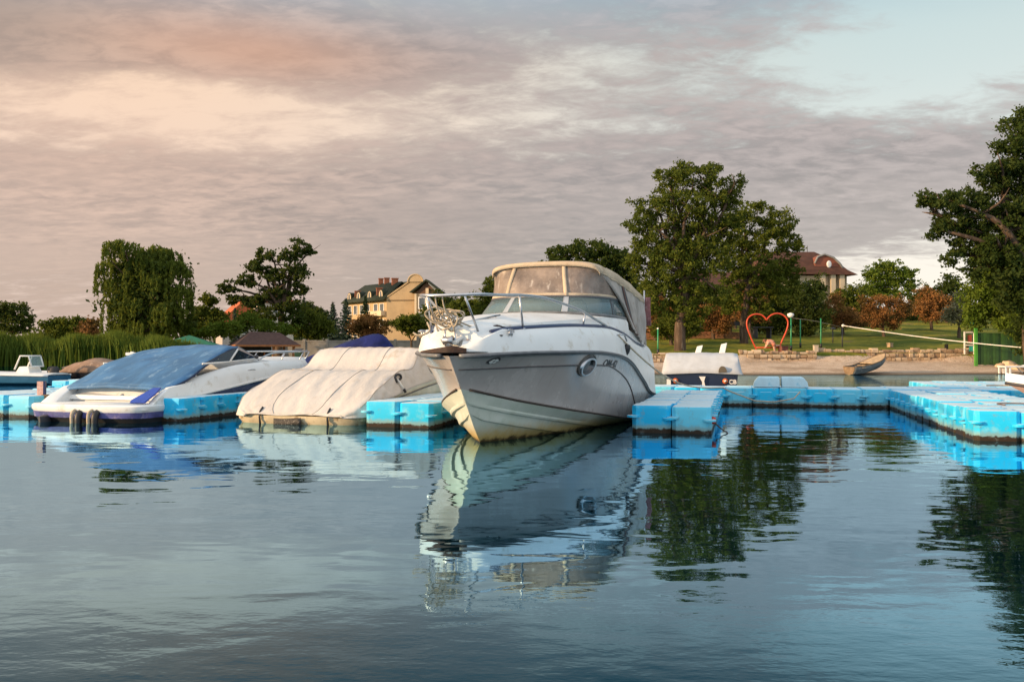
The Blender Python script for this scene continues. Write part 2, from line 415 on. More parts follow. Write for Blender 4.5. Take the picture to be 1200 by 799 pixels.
# two tapered floats laid on the walkway
for k, (s, lb) in enumerate(((-2.2, 'upturned white blue float lying on the walkway, nearer the grey covered boat'), (-1.68, 'upturned white blue float lying on the walkway, nearer the rowboat'))):
    x, y = along(s); mb = MB()
    sg = -1 if k == 0 else 1
    rr = [(-.25,-.24),(.25,-.24),(.25,.24),(-.25,.24)]
    def ring(z, a0, a1, ins): return [((-.25+ (a0 if sg<0 else a1)), -.24+ins, z), (.25-(a1 if sg<0 else a0), -.24+ins, z), (.25-(a1 if sg<0 else a0), .24-ins, z), (-.25+(a0 if sg<0 else a1), .24-ins, z)]
    mb.loft([ring(0,0,.01,0), ring(.10,.02,.01,.01), ring(.185,.09,.012,.03), ring(.2,.11,.03,.05)])
    o = mb.build('spare_float', mat('bleached_float', (.46,.66,.75), .5, 0, .12, 5, (.25,.52,.66)), None, 30, .02)
    o.location = (x+VX*.3, y+VY*.3, .362); o.rotation_euler = (0,0,-TH); tag(o, lb, 'float', 'upturned floats on the walkway')
# ------------------------------------------------------------------ the big cabin cruiser, bow towards us
cr = empty('cabin_cruiser', (-.37, 9.9, 0), -R(18), 'big white and grey cabin cruiser with canvas top, its bow pointing at the camera', 'motorboat')
m, nt, b = new_mat('grey_topside')
tc = nd(nt, 'ShaderNodeTexCoord').outputs['Object']
n1 = noise_(nt, tc, 1.6, 5, .6)
st = nd(nt, 'ShaderNodeMapping', {'Vector': tc, 'Scale': (1,5,.5)}).outputs[0]
n2 = noise_(nt, st, 3, 6, .7); n3 = noise_(nt, tc, 9, 6, .7)
c = mix_(nt, ramp_(nt, n1, .35, .7), (.40,.36,.335), (.50,.455,.425))
c = mix_(nt, math_(nt, 'MULTIPLY', ramp_(nt, n2, .5, .75), .55), c, (.30,.26,.23))
c = mix_(nt, math_(nt, 'MULTIPLY', ramp_(nt, n3, .60, .75), .5), c, (.55,.53,.50))
nt.links.new(c, b.inputs['Base Color'])
nt.links.new(math_(nt, 'MULTIPLY_ADD', n1, .3, .12), b.inputs['Roughness'])
b.inputs['Coat Weight'].default_value = .25; b.inputs['Coat Roughness'].default_value = .12
M['topside'] = m
m, nt, b = new_mat('hull_bottom')
tc = nd(nt, 'ShaderNodeTexCoord').outputs['Object']
n1 = noise_(nt, tc, 2, 6, .65); n2 = noise_(nt, nd(nt, 'ShaderNodeMapping', {'Vector': tc, 'Scale': (1,1,.35)}).outputs[0], 9, 6, .7)
zz = nd(nt, 'ShaderNodeSeparateXYZ', {0: tc}).outputs[2]
c = mix_(nt, ramp_(nt, n1, .35, .65), (.56,.60,.50), (.68,.69,.60))
c = mix_(nt, math_(nt, 'MULTIPLY', ramp_(nt, n2, .52, .75), .6), c, (.40,.44,.33))
za = math_(nt, 'MULTIPLY_ADD', math_(nt, 'SUBTRACT', n2, .5), .22, zz)
c = mix_(nt, ramp_(nt, za, .26, .04), c, (.50,.36,.13))
c = mix_(nt, ramp_(nt, za, .06, .0), c, (.07,.05,.02))
nt.links.new(c, b.inputs['Base Color']); b.inputs['Roughness'].default_value = .45
M['bottom'] = m
M['blue_stripe'] = mat('blue_stripe', (.02,.035,.10), .35)
M['rub'] = mat('rub_rail', (.16,.165,.17), .4, 0, .4, 8)
M['canvas'] = mat('cream_canvas', (.52,.42,.30), .85, 0, .22, 3, (.36,.26,.17), .3, 40, .2)
M['canvas_grey'] = mat('canvas_side', (.42,.38,.34), .85, 0, .3, 2.5, (.28,.22,.17), .3, 30, .2)
M['deep_brown'] = mat('mottled_brown', (.035,.016,.010), .8, 0, .5, 14, (.09,.04,.02))

s_ = Pchip([-.95,-.93,-.90,-.85,-.75,-.6,-.3,0,.5,1,2,3,4,5.6], [.015,.06,.15,.25,.37,.475,.64,.78,.97,1.10,1.22,1.255,1.25,1.2])
sz = Pchip([-.95,0,1,2,2.5,3,3.5,4,4.5,5.6], [1.005,1.035,1.04,1.0,.95,.85,.71,.57,.42,.30])
kz = Pchip([-.95,-.61,-.48,0,.5,1.2,2.5,5.6], [1.0,.64,.50,0,-.28,-.42,-.46,-.46])
ck = Pchip([-.62,-.45,0,.5,1,2,3.5,5.6], [.0,.13,.42,.65,.81,1.01,1.13,1.10])
cz = Pchip([-.62,0,1,2,3.5,5.6], [.645,.49,.325,.20,.05,-.04])
def low(t):                                     # lower edge of the topside
    return (.004, kz(t)) if t < -.61 else (max(.004, ck(t)), cz(t))
def side(t, v):
    c, z0 = low(t); s, z1 = s_(t), sz(t)
    fl = 1.35 if t < .5 else lerp(1.35, .8, min(1, (t-.5)/2.5))
    return c+(s-c)*v**fl, z0+(z1-z0)*v
def side_at(t, z):
    c, z0 = low(t); v = min(1, max(0, (z-z0)/(sz(t)-z0))); return side(t, v)[0]
TS = [-.95,-.935,-.92,-.90,-.87,-.82,-.75,-.68,-.61,-.55,-.45,-.35,-.2,0,.2,.4,.6,.8,1,1.25,1.5,1.75,2,2.25,2.5,2.75,3,3.25,3.5,3.75,4,4.25,4.5,4.75,5,5.3,5.6]
NV = 12
hb = MB(); rings = []
for t in TS:
    p = [side(t, k/NV) for k in range(NV+1)]
    rings.append([(x, t, z) for x, z in p[::-1]]+[(-x, t, z) for x, z in p])
hb.loft(rings, close=False)
n = len(rings[0])                               # transom
hb.add(rings[-1], [tuple(range(n))])
hull = hb.build('hull', M['topside'], cr, 40)
bb = MB(); rings = []
for t in [t for t in TS if t >= -.61]:
    c, z1 = low(t); k0 = kz(t); pr = []
    D = max(.001, z1-k0); sc_ = min(1, c/.25)
    for dd, o in ((9,0),(.55,0),(.40,.0),(.265,.0),(.255,.030),(.235,.030),(.20,.012),(.145,.0),(.135,.032),(.115,.032),(.10,.022),(.004,.038),(0,.012)):
        f = max(0, 1-dd/D)
        if f <= 0: o = 0
        o *= sc_; pr.append((c*f+o, k0+(z1-k0)*f-(o*.25)))
    rings.append([(x, t, z) for x, z in pr[::-1]]+[(-x, t, z) for x, z in pr])
bb.loft(rings, close=False)
bb.add(rings[-1], [tuple(range(len(rings[0])))])
bb.build('hull_bottom', M['bottom'], cr, 25)
# dark boot line along the chine, both sides; rub rail; crease
def both(fn, r, name, mt, n=6):
    for sg in (1, -1):
        MB().tube([(sg*x, y, z) for x, y, z in fn], r, n).build(name, mt, cr, True)
both([(low(t)[0]+.028, t, low(t)[1]+.004) for t in TS if -.6 <= t <= 5.5], .014, 'boot_line', mat('boot_line', (.05,.035,.025), .6))
rr = [(s_(t)+.012, t, sz(t)) for t in TS if t >= -.92]
both(rr, .026, 'rub_rail', M['rub'], 8)
both([(x+.024, y, z-.002) for x, y, z in rr], .009, 'rub_rail_insert', mat('rail_insert', (.03,.035,.04), .4), 6)
cre = []
for i in range(60):
    t = -.78+i/59*4.75
    z = sz(t)-.155 if t < 1.2 else Pchip([1.2,1.7,2.2,2.7,3.1,3.5,3.97], [sz(1.2)-.155,.865,.79,.665,.51,.30,.10])(t)
    zl = low(t)[1]
    if z > zl+.01: cre.append((side_at(t, z)+.003, t, z))
both(cre, .010, 'hull_crease', mat('crease', (.10,.09,.09), .5))

# deck moulding
d_ = Pchip([-.95,-.9,-.8,-.6,-.3,0,.5,1,2,3,4,5.6], [.012,.11,.22,.335,.47,.60,.78,.90,1.04,1.11,1.13,1.09])
dzz = Pchip([-.95,-.8,-.5,0,1,2,3,4,5.6], [1.06,1.19,1.28,1.325,1.37,1.38,1.31,1.18,1.1])
sh = Pchip([-.95,-.5,0,1,2,3,4.2,5.6], [.015,.035,.045,.075,.13,.20,.18,.15])
cz2 = Pchip([-.95,-.8,-.5,0,1,2,3,3.3,5.6], [1.08,1.27,1.39,1.46,1.54,1.585,1.60,1.40,1.30])
def deck(t, q):            # q 0 at rub rail .. 1 at the centre line
    s, z0, d, z1 = s_(t), sz(t), d_(t), dzz(t)
    inner, zi = d*.93, z1+sh(t)
    pts = [(s, z0+.02), (s*.985+.004, z0+.25*(z1-z0)), (lerp(s, d, .25), lerp(z0, z1, .62)), (lerp(s, d, .62), lerp(z0, z1, .9)), (d, z1), (lerp(d, inner, .8), lerp(z1, zi, .45)), (inner, zi)]
    for k in range(1, 7):
        f = k/6; pts.append((inner*(1-f), lerp(zi, cz2(t), 1-(1-f)**2)))
    return pts
db = MB(); rings = []
TD = [t for t in TS if t >= -.80]
for t in TD:
    p = deck(t, 0)
    rings.append([(x, t, z) for x, z in p]+[(-x, t, z) for x, z in p[-2::-1]])
db.loft(rings, close=False); db.add(rings[0], [tuple(range(len(rings[0])))]); db.add(rings[-1], [tuple(range(len(rings[-1])))])
db.build('deck', M['white'], cr, 50)
for sg in (1, -1):
    st = MB(); rg = []
    for t in [t for t in TS if -.62 <= t <= 4.9]:
        d, z = d_(t), dzz(t)
        rg.append([(sg*(d+.030), t, z-.012), (sg*(d+.034), t, z), (sg*(d+.006), t, z+.026), (sg*(d-.004), t, z+.012)])
    st.loft(rg).build('deck_stripe', M['blue_stripe'], cr, True)
# bow: broken pulpit, anchor well with its dark brown lip, roller, chain
def bowring(t, zo, sc): return None
lip = MB(); up_, dn_ = [], []
outl = [(s_(t), t) for t in (-.95,-.94,-.92,-.89,-.85,-.80,-.74,-.66)]
pl = [(-x, t) for x, t in outl[::-1]]+[(x, t) for x, t in outl[1:4]]
mid = len(pl)//2
rg = []
for x, t in pl:
    k = 1-min(1, abs(x)/.42)
    rg.append([(x*1.0, t+.004, 1.03), (x*1.05, t-.03*k-.004, 1.04+.0*k), (x*1.04, t-.035*k, 1.055+.05*k), (x*.8, t+.10, 1.06+.055*k), (x*.75, t+.12, 1.03)])
lip.loft(rg, close=True).build('anchor_well_lip', M['deep_brown'], cr, 40)
wb = MB()                                             # white cheeks either side of the well
for sg in (1, -1):
    rg = []
    for t in (-.92,-.88,-.82,-.74,-.66,-.56,-.46):
        s = s_(t); k = (t+.92)/.46
        zt = dzz(t)+.01-.05*(1-k)
        wdt = .03+.10*k
        rg.append([(sg*s, t, 1.05), (sg*(s*.97), t, lerp(1.05, zt, .6)), (sg*(s*.86), t, zt), (sg*max(.0, s*.86-wdt-.05), t+.02, zt+.01), (sg*max(.0, s*.8-wdt-.04), t+.03, 1.06)])
    wb.loft(rg)
wb.build('bow_cheek', M['white'], cr, 40)
pb = MB()
pb.prism([(-.09,-.90,1.13),(.06,-.90,1.12),(.10,-.62,1.24),(.13,-.45,1.315),(-.12,-.45,1.315),(-.12,-.62,1.24)], (0,0,.035))
pb.build('bow_pulpit', M['white'], cr, False, .008)
pk = MB()
pk.prism([(.10,-.86,1.10),(.28,-.72,1.13),(.36,-.52,1.21),(.30,-.42,1.31),(.16,-.50,1.30),(.12,-.66,1.22)], (.015,.01,.03))
pk.build('deck_fragment', mat('torn_gelcoat', (.60,.45,.38), .6, 0, .3, 9, (.28,.13,.08)), cr, False, .005)
MB().prism([(.11,-.885,1.105),(.21,-.845,1.11),(.215,-.80,1.16),(.11,-.83,1.165)], (0,.03,0)).build('deck_fragment', M['white'], cr, False, .004)
for (x0, y0) in ((.34,-.60),(.40,-.48)):
    MB().tube([(.14,-.60,1.255),(.24,-.53,1.30),(.36,-.44,1.325),(.43,-.33,1.315)], [.012,.02,.022,.008], 6).build('torn_edge', M['deep_brown'], cr, True); break
MB().lathe([(.0,-.05),(.05,-.05),(.03,0),(.05,.05),(.0,.05)], 14).build('anchor_roller', M['chrome'], cr, True)
ro = [o for o in cr.children if o.name.startswith('anchor_roller')][0]; ro.rotation_euler = (0, R(90), 0); ro.location = (-.03,-.90,1.17)
MB().tube([(-.08,-.86,1.12),(-.09,-.84,1.28),(-.05,-.74,1.33),(.1,-.42,1.40),(.25,-.02,1.47)], .011, 8).build('pulpit_hoop', M['chrome'], cr, True)
MB().tube([(.03,-.86,1.12),(.03,-.845,1.27)], .012, 8).build('pulpit_hoop', M['chrome'], cr, True)
ch = MB()
for i in range(9):
    y = -.88+i*.035; ch.lathe([(.010,0),(.018,.006),(.010,.012)], 8, (-.05+.012*(i % 2), y, 1.18+.008*i))
ch.build('anchor_chain', M['dark'], cr, True)

# bow rail
rt = [( .0,-1.08,1.635),(.20,-1.05,1.64),(.34,-.92,1.65),(.45,-.6,1.66),(.58,-.2,1.68),(.70,.15,1.675),(.80,.5,1.64),(.92,1.0,1.575),(.97,1.25,1.53),(1.01,1.6,1.47),(1.05,2.0,1.41),(1.06,2.15,1.385)]
def cat(pts, k=6):
    out = []; P = [Vector(p) for p in pts]
    for i in range(len(P)-1):
        a, b_, c_, d = P[max(i-1,0)], P[i], P[i+1], P[min(i+2,len(P)-1)]
        for j in range(k):
            u = j/k
            out.append(.5*((2*b_)+(c_-a)*u+(2*a-5*b_+4*c_-d)*u*u+(3*b_-a-3*c_+d)*u**3))
    return out+[P[-1]]
rail = MB().tube(cat([(-x,y,z) for x,y,z in rt[:0:-1]]+rt), .0165, 10).build('bow_rail', M['chrome'], cr, True)
for sg in (1,-1):
    for a, b_ in (((.235,-.66,1.23),(.21,-1.045,1.64)), ((.56,-.12,1.30),(.56,-.26,1.68)), ((.93,1.22,1.36),(.965,1.22,1.535)), ((1.0,2.0,1.40),(1.05,2.0,1.412))):
        if a[1] > 1.9: continue
        x, y, z = a
        MB().bar((sg*x,y,z),(sg*b_[0],b_[1],b_[2]), .013).lathe([(.035,0),(.03,.012),(.015,.02)], 12, (sg*x,y,z)).build('rail_stanchion', M['chrome'], cr, True)
# cleats, latch, deck horns, dings
def cleat(x, y, z, rz, name='cleat'):
    c = MB(); c.tube([(0,-.12,.05),(0,-.07,.058),(0,.07,.058),(0,.12,.05)], [.008,.014,.014,.008], 8)
    c.bar((0,-.04,0),(0,-.035,.055), .012); c.bar((0,.04,0),(0,.035,.055), .012)
    o = c.build(name, M['chrome'], cr, True); o.location = (x,y,z); o.rotation_euler = (0,0,rz); return o
for sg in (1,-1): cleat(sg*.52,-.45,1.225, 0 if sg > 0 else 0)
c = cleat(1.16, 2.35, 1.22, 0)
lt = MB().box((.44,-.50,1.235),(.05,.05,.035)).box((.45,-.56,1.225),(.03,.05,.015)).build('deck_latch', M['black'], cr, False, .005)
for k, (x, y, z) in enumerate(((-.43,.02,1.40),(-.40,.15,1.415))):
    hn = MB().lathe([(0,-.05),(.028,-.05),(.022,-.01),(.035,.03),(.062,.05),(.054,.05),(.03,.02),(0,.02)] if k == 0 else [(0,-.05),(.045,-.05),(.06,0),(.045,.035),(0,.05)], 16).build('horn' if k == 0 else 'deck_light', M['chrome'], cr, True)
    hn.location = (x, y, z+.035); hn.rotation_euler = (R(80) if k == 0 else 0, 0, R(-10))
MB().lathe([(.012,0),(.02,.006),(.012,.014)], 10, (.22,-.1,1.445)).build('deck_fitting', M['dark'], cr, True)

# side fittings, port side
def on_side(t, z, off=0):
    x = side_at(t, z); e = .02
    dt = Vector((side_at(t+e, z)-side_at(t-e, z), 2*e, 0)).normalized(); dv = Vector((side_at(t, z+e)-side_at(t, z-e), 0, 2*e)).normalized()
    n_ = dt.cross(dv); n_ = n_ if n_.x > 0 else -n_
    return Vector((x, t, z))+n_*off, dt, dv, n_
def disc_on(t, z, a, b_, off, name, mt, thick=.012, rim=None, mirror=False, parent=None):
    p, dt, dv, n_ = on_side(t, z, off); N = 28; rg = []
    for rr_, hh in ((1.0, -.02), (1.0, thick*.6), (.93, thick), (.0 if rim is None else rim, thick if rim is None else thick), *(() if rim is None else ((rim*.98, thick*.3),(rim*.98,-.02)))):
        rg.append([p+dt*(a*rr_*math.cos(2*math.pi*k/N))+dv*(b_*rr_*math.sin(2*math.pi*k/N))+n_*hh for k in range(N)])
    mb = MB(); mb.loft(rg, cap=False)
    if mirror: mb.v = [(-x, y, z_) for x, y, z_ in mb.v]; mb.f = [f[::-1] for f in mb.f]
    return mb.build(name, mt, parent or cr, 45)
for mir in (False, True):
    ring = disc_on(1.02, .875, .200, .132, .0, 'porthole', M['chrome'], .045, .78, mir)
    disc_on(1.02, .875, .17, .11, .004, 'pane', mat('porthole_glass', (.012,.02,.022), .08), .006, None, mir, ring)
disc_on(1.02, .885, .225, .150, -.004, 'porthole_trim', mat('porthole_trim', (.10,.09,.08), .4), .022, .9)
em = disc_on(-.60, .955, .075, .062, 0, 'vent_badge', M['dark'], .012)
for k in range(6):
    p, dt, dv, n_ = on_side(-.60, .955, .014); a = 2*math.pi*k/6+.3
    q = p+dt*(.036*math.cos(a))+dv*(.030*math.sin(a))
    MB().loft([[q+dt*(.017*math.cos(b_))+dv*(.017*math.sin(b_))+n_*h_ for b_ in [2*math.pi*i/10 for i in range(10)]] for h_ in (-.004,.004)]).build('badge_dot', M['white_paint'], em)
# registration letters
cu = bpy.data.curves.new('txt', 'FONT'); cu.body = 'OM-42'; cu.size = .145; cu.extrude = 0; cu.shear = .25; cu.offset = .004
to = bpy.data.objects.new('txt', cu); COL.objects.link(to)
me = bpy.data.meshes.new_from_object(to.evaluated_get(bpy.context.evaluated_depsgraph_get()))
bpy.data.objects.remove(to)
for v_ in me.vertices:
    p, *_x, n_ = on_side(1.50+v_.co.x*1.35, .865+v_.co.y*.85-.05*v_.co.x, .004); v_.co = p
me.materials.append(M['black']); to = bpy.data.objects.new('registration_letters', me); COL.objects.link(to); to.parent = cr
# black teardrop vent hanging on the deck side, by the cleat
MB().lathe([(.0,-.11),(.035,-.07),(.055,-.01),(.05,.04),(.0,.06)], 14, (1.235,2.62,1.10)).build('side_vent', M['black'], cr, True)
MB().tube([(1.20,2.3,1.29),(1.235,2.45,1.28),(1.24,2.6,1.20)], .012).build('side_handle', M['chrome'], cr, True)

# windshield
def ws(a, h):            # a -1..1 around the screen, h 0 base .. 1 top
    th = a*R(100); l = 1.04*math.sin(min(max(th, -R(90)), R(90))) if abs(th) <= R(90) else 1.04*math.copysign(1, th)
    t = 3.05-.92*max(0, math.cos(th))**.75 + (0 if abs(th) <= R(90) else (abs(th)-R(90))*3.0)
    zb = 1.595-.045*(abs(l)/1.04)**2
    cen = (0, 3.3)
    return (lerp(l, l*.90, h), lerp(t, t+.30, h), lerp(zb, 1.84-.01*abs(l), h))
A = [-1+2*i/48 for i in range(49)]
M['glass'] = glass_mat('windshield_glass', (.20,.28,.30), .45, .05)
cuts = [0, 15, 33, 48]; cuts = [0, 5, 18, 30, 43, 48]
for i0, i1 in zip(cuts[:-1], cuts[1:]):
    MB().loft([[ws(A[i], h) for i in range(i0, i1+1)] for h in (0, .5, 1)], close=False).build('windshield_pane', M['glass'], cr, True, 0, 0, .008)
MB().tube([ws(a, 0) for a in A], .022, 8).build('windshield_frame', M['rub'], cr, True)
MB().tube([ws(a, 1) for a in A], .018, 8).build('windshield_frame', mat('frame_dark', (.08,.08,.09), .4), cr, True)
wf = mat('frame_pale', (.45,.48,.50), .35, .3)
for i in cuts[1:-1]:
    a = A[i]
    mb = MB(); o_ = .035
    mb.loft([[(x, y-.012, z) for x, y, z in [ws(a-o_*.55, h), ws(a, h), ws(a+o_*.55, h)]] for h in (0,.5,1)], close=False); mb.tube([ws(a-o_*.6, h) for h in (0,.5,1)], .009, 6).tube([ws(a+o_*.6, h) for h in (0,.5,1)], .009, 6)
    mb.build('windshield_mullion', wf if i in (18, 30) else M['dark'], cr, True)
# coaming under the screen, and a dash behind it
cb = MB(); cb.loft([[(x*k, t+.02, z-dz_) for x, t, z in [ws(a, 0) for a in A]] for k, dz_ in ((1.0,-.0),(1.035,.06),(1.06,.28))], close=False); cb.build('coaming', M['white'], cr, True)
db2 = MB(); db2.prism([(-.95,3.0,1.45),(.95,3.0,1.45),(.85,2.6,1.50),(.5,2.35,1.53),(-.5,2.35,1.53),(-.85,2.6,1.50)], (0,0,.03)); db2.build('dashboard', mat('dash', (.35,.36,.36), .7), cr)
sp_ = MB()
for k in range(12):
    a0 = 2*math.pi*k/12
sp_.tube([(.42+.17*math.cos(2*math.pi*k/20), 2.95+.06*math.sin(2*math.pi*k/20), 1.66+.16*math.sin(2*math.pi*k/20)) for k in range(21)], .014, 6).build('steering_wheel', M['black'], cr, True)
for x in (-.5, .42):
    MB().box((x,3.6,1.55),(.5,.12,.65)).box((x,3.4,1.25),(.5,.45,.15)).build('helm_seat', M['white_paint'], cr, False, .04)

# canvas camper top
hw = Pchip([2.78,3.2,4,4.6,5.3], [.82,.87,.96,1.02,1.05])
ez = Pchip([2.78,3.2,4,4.6,5.3], [2.20,2.15,2.05,1.96,1.88])
tz = Pchip([2.78,3.0,3.6,4.2,4.7,5.3], [2.345,2.39,2.40,2.34,2.26,2.16])
def roof(t, a, dz=0):      # a -1..1
    x = hw(t)*math.sin(a*math.pi/2)*1.0
    z = lerp(ez(t), tz(t), max(0, 1-abs(a)**2.6)**.8)
    fr = .16*(1-abs(a)**2) if t < 3.0 else 0
    return (x, t-fr*(3.0-t)/.22, z+dz)
RT = [2.78,2.86,2.95,3.1,3.3,3.6,3.9,4.2,4.5,4.7,5.0,5.3]
RA = [-1+2*i/28 for i in range(29)]
rf = MB(); rf.loft([[roof(t, a, -.012*math.sin(5*t)*0-(.018*abs(math.sin(4.2*t)) if t > 3.1 else 0)) for a in RA] for t in RT], close=False)
rf.loft([[roof(2.78, a) for a in RA], [(x*1.0, t+.005, z-.055) for x, t, z in [roof(2.78, a) for a in RA]]], close=False)
rf.build('canvas_roof', M['canvas'], cr, 60, 0, 0, .012)
m, nt, b = new_mat('dirty_vinyl')
tc = nd(nt, 'ShaderNodeTexCoord').outputs['Object']
n1 = noise_(nt, tc, 1.8, 6, .65); n2 = noise_(nt, nd(nt, 'ShaderNodeMapping', {'Vector': tc, 'Scale': (6,6,.7)}).outputs[0], 2.2, 5, .6)
c = mix_(nt, ramp_(nt, n1, .35, .7), (.14,.11,.09), (.27,.215,.175)); c = mix_(nt, math_(nt, 'MULTIPLY', ramp_(nt, n2, .56, .72), .6), c, (.55,.50,.44))
nt.links.new(c, b.inputs['Base Color']); b.inputs['Roughness'].default_value = .32
wv = noise_(nt, tc, 3.5, 2, .5); bp = nd(nt, 'ShaderNodeBump', {'Height': wv, 'Strength': .5, 'Distance': .06}); nt.links.new(bp.outputs[0], b.inputs['Normal'])
t_ = nd(nt, 'ShaderNodeBsdfTransparent'); t_.inputs[0].default_value = (.8,.75,.68,1)
mx = nd(nt, 'ShaderNodeMixShader', {0: ramp_(nt, n1, -.3, .75)}); nt.links.new(t_.outputs[0], mx.inputs[1]); nt.links.new(b.outputs[0], mx.inputs[2]); nt.links.new(mx.outputs[0], nt.nodes['Material Output'].inputs[0])
M['vinyl'] = m
# front panel: from the top of the screen up to the roof front
def fp(i, h):
    a = -1+2*i/40
    x0, t0, z0 = ws(a*.97, 1); x1, t1, z1 = roof(2.80, a*.985)
    q = .02*math.sin(9*a+3*h)*math.sin(math.pi*h)
    return (lerp(x0, x1, h), lerp(t0+.01, t1+.02, h)+q, lerp(z0+.01, z1-.02, h))
HH = [i/8 for i in range(9)]
for i0, i1 in ((0,13),(13,25),(25,40)):
    MB().loft([[fp(i, h) for i in range(i0, i1+1)] for h in HH], close=False).build('canvas_window', M['vinyl'], cr, True)
def strip(fn, wdt, name, mt, yo=-.012):
    mb = MB(); mb.loft([[(x-wdt, y+yo, z), (x, y+yo-.006, z), (x+wdt, y+yo, z)] for x, y, z in fn], close=False); return mb.build(name, mt, cr, True, 0, 0, .006)
for i in (13, 25): strip([fp(i, h) for h in HH], .028, 'canvas_seam', M['canvas'])
lo = MB(); lo.loft([[(x, y-.012, z) for x, y, z in [fp(i, h) for i in range(41)]] for h in (0, .09)], close=False); lo.build('canvas_hem', M['canvas'], cr, True, 0, 0, .006)
to_ = MB(); to_.loft([[(x, y-.012, z) for x, y, z in [fp(i, h) for i in range(41)]] for h in (.95, 1)], close=False); to_.build('canvas_hem', M['canvas'], cr, True, 0, 0, .006)
# side curtains: pale canvas with vinyl lights
def sp2(sg, k, h):
    t = 2.80+2.44*k
    x1, z1 = hw(t), ez(t)
    xe, te, ze = ws(.97, 1); tb = te+(5.05-te)*k
    if sg < 0: xe = -xe
    xe = abs(xe)
    x0, z0 = d_(tb)*.985, dzz(tb)+sh(tb)*lerp(1.3, .2, k)
    if k < .14: x0, z0 = lerp(xe, x0, k/.14), lerp(ze, z0, (k/.14)**.7)
    bulge = .03*math.sin(math.pi*h)*math.sin(k*14)+.012*math.sin(k*37+4*h)
    return (sg*(lerp(x0, x1, h)+bulge), lerp(tb, t, h), lerp(z0, z1, h))
KK = [i/40 for i in range(41)]
for sg in (1, -1):
    for k0, k1, mt, nm in ((0,6,'canvas_grey','side_curtain'),(6,16,'canvas_grey','side_curtain'),(16,18,'dark','curtain_zip'),(18,34,'canvas_grey','side_curtain'),(34,40,'canvas_grey','side_curtain')):
        MB().loft([[sp2(sg, KK[i], h) for i in range(k0, k1+1)] for h in HH], close=False).build(nm, M[mt], cr, True)
    MB().tube([sp2(sg, k, 1) for k in KK], .016, 6).build('canvas_seam', M['canvas'], cr, True)
    MB().tube([sp2(sg, .42+0*h, h) for h in HH], .013, 6).build('curtain_pole', mat('pole_brown', (.16,.08,.06), .5), cr, True)
MB().loft([[roof(5.3, a*.98) for a in RA], [(x, 5.3, 1.15) for x in [1.09*a for a in RA]]], close=False).build('rear_curtain', M['canvas_grey'], cr, True)

# faded red and white ensign at the stern
fl = empty('ensign', (0,0,0), 0, 'faded pink and red flag hanging at the stern of the cabin cruiser', 'flag')
base = cr.matrix_basis @ Vector((1.02, 5.55, 0)); base = Matrix.Translation((-.37,9.9,0)) @ Matrix.Rotation(-R(18), 4, 'Z') @ Vector((1.0,5.6,0))
fl.location = base
MB().bar((0,0,1.05),(0,0,2.12), .014).build('staff', M['chrome'], fl, True)
fb = MB(); fb.loft([[(.02+.085*i/6+.015*math.sin(i*1.7+z*3), .03*math.sin(i*1.9+z*4), z) for i in range(7)] for z in (1.5,1.62,1.75,1.9,2.0)], close=False)
fb.build('flag_cloth', mat('flag_cloth', (.36,.16,.16), .8, 0, .4, 6, (.55,.42,.40)), fl, True, 0, 0, .006)
# line coiled over the bow rail
T4 = Matrix.Translation((-.37,9.9,0)) @ Matrix.Rotation(-R(18), 4, 'Z')
rc = MB(); r2 = random.Random(3)
for k in range(8):
    pts = []; cx, cy, cz_ = -.10+r2.uniform(-.07,.07), -.86+r2.uniform(-.05,.10), 1.40+r2.uniform(-.05,.04)
    ra, rb, yaw, til, ph = r2.uniform(.11,.17), r2.uniform(.05,.09), r2.uniform(-.5,.5), r2.uniform(-.7,.1), r2.uniform(0,6)
    for i in range(17):
        a = 2*math.pi*i/13+ph; q = ra*math.cos(a)*(1+.15*math.sin(2*a+k)); v_ = rb*math.sin(a)*(1+.2*math.sin(3*a+k))
        pts.append((cx+q*math.cos(yaw), cy+q*math.sin(yaw)+.05*math.sin(a+k), cz_+v_+q*math.tan(til)*.6))
    rc.tube(cat(pts, 3), .0085, 6)
for k in range(3):
    x = -.22+.08*k
    rc.tube(cat([(x,-1.0,1.64),(x+.02,-.99,1.52),(x+.05,-.93,1.42),(x+.14,-.80,1.36),(x+.2,-.66,1.32)]), .0085, 6)
rc.tube(cat([(-.25,-.95,1.36),(-.20,-1.0,1.27),(-.30,-1.03,1.22),(-.38,-1.02,1.25)]), .011, 6)
rc.v = [tuple(T4 @ Vector(p)) for p in rc.v]
tag(rc.build('coiled_rope', M['rope'], None, True), 'tangled off-white rope hung over the bow rail of the cabin cruiser', 'rope')
# mooring line from the port cleat to the walkway, sagging on past the finger
p0 = T4 @ Vector((1.17,2.35,1.27)); p1 = Vector((3.55, 15.3, .40)); p2 = Vector((4.05,16.4,.36)); p3 = Vector((5.4,16.25,.20))
pts = [p0.lerp(p1, i/12)+Vector((0,0,-.22*math.sin(math.pi*i/12))) for i in range(13)]
pts += [p1.lerp(p2, i/4) for i in range(1,5)]
q1 = Vector((4.35,16.28,.22)); pts += [Vector((4.15,16.33,.30)), q1, Vector((4.6,16.2,.12)), Vector((4.95,16.13,.10)), Vector((5.3,16.05,.17)), Vector((5.42,16.06,.30))]
tag(MB().tube(pts, .0125, 6).build('mooring_rope', M['rope'], None, True), 'pale mooring rope running from the cabin cruiser down to the blue walkway', 'rope')
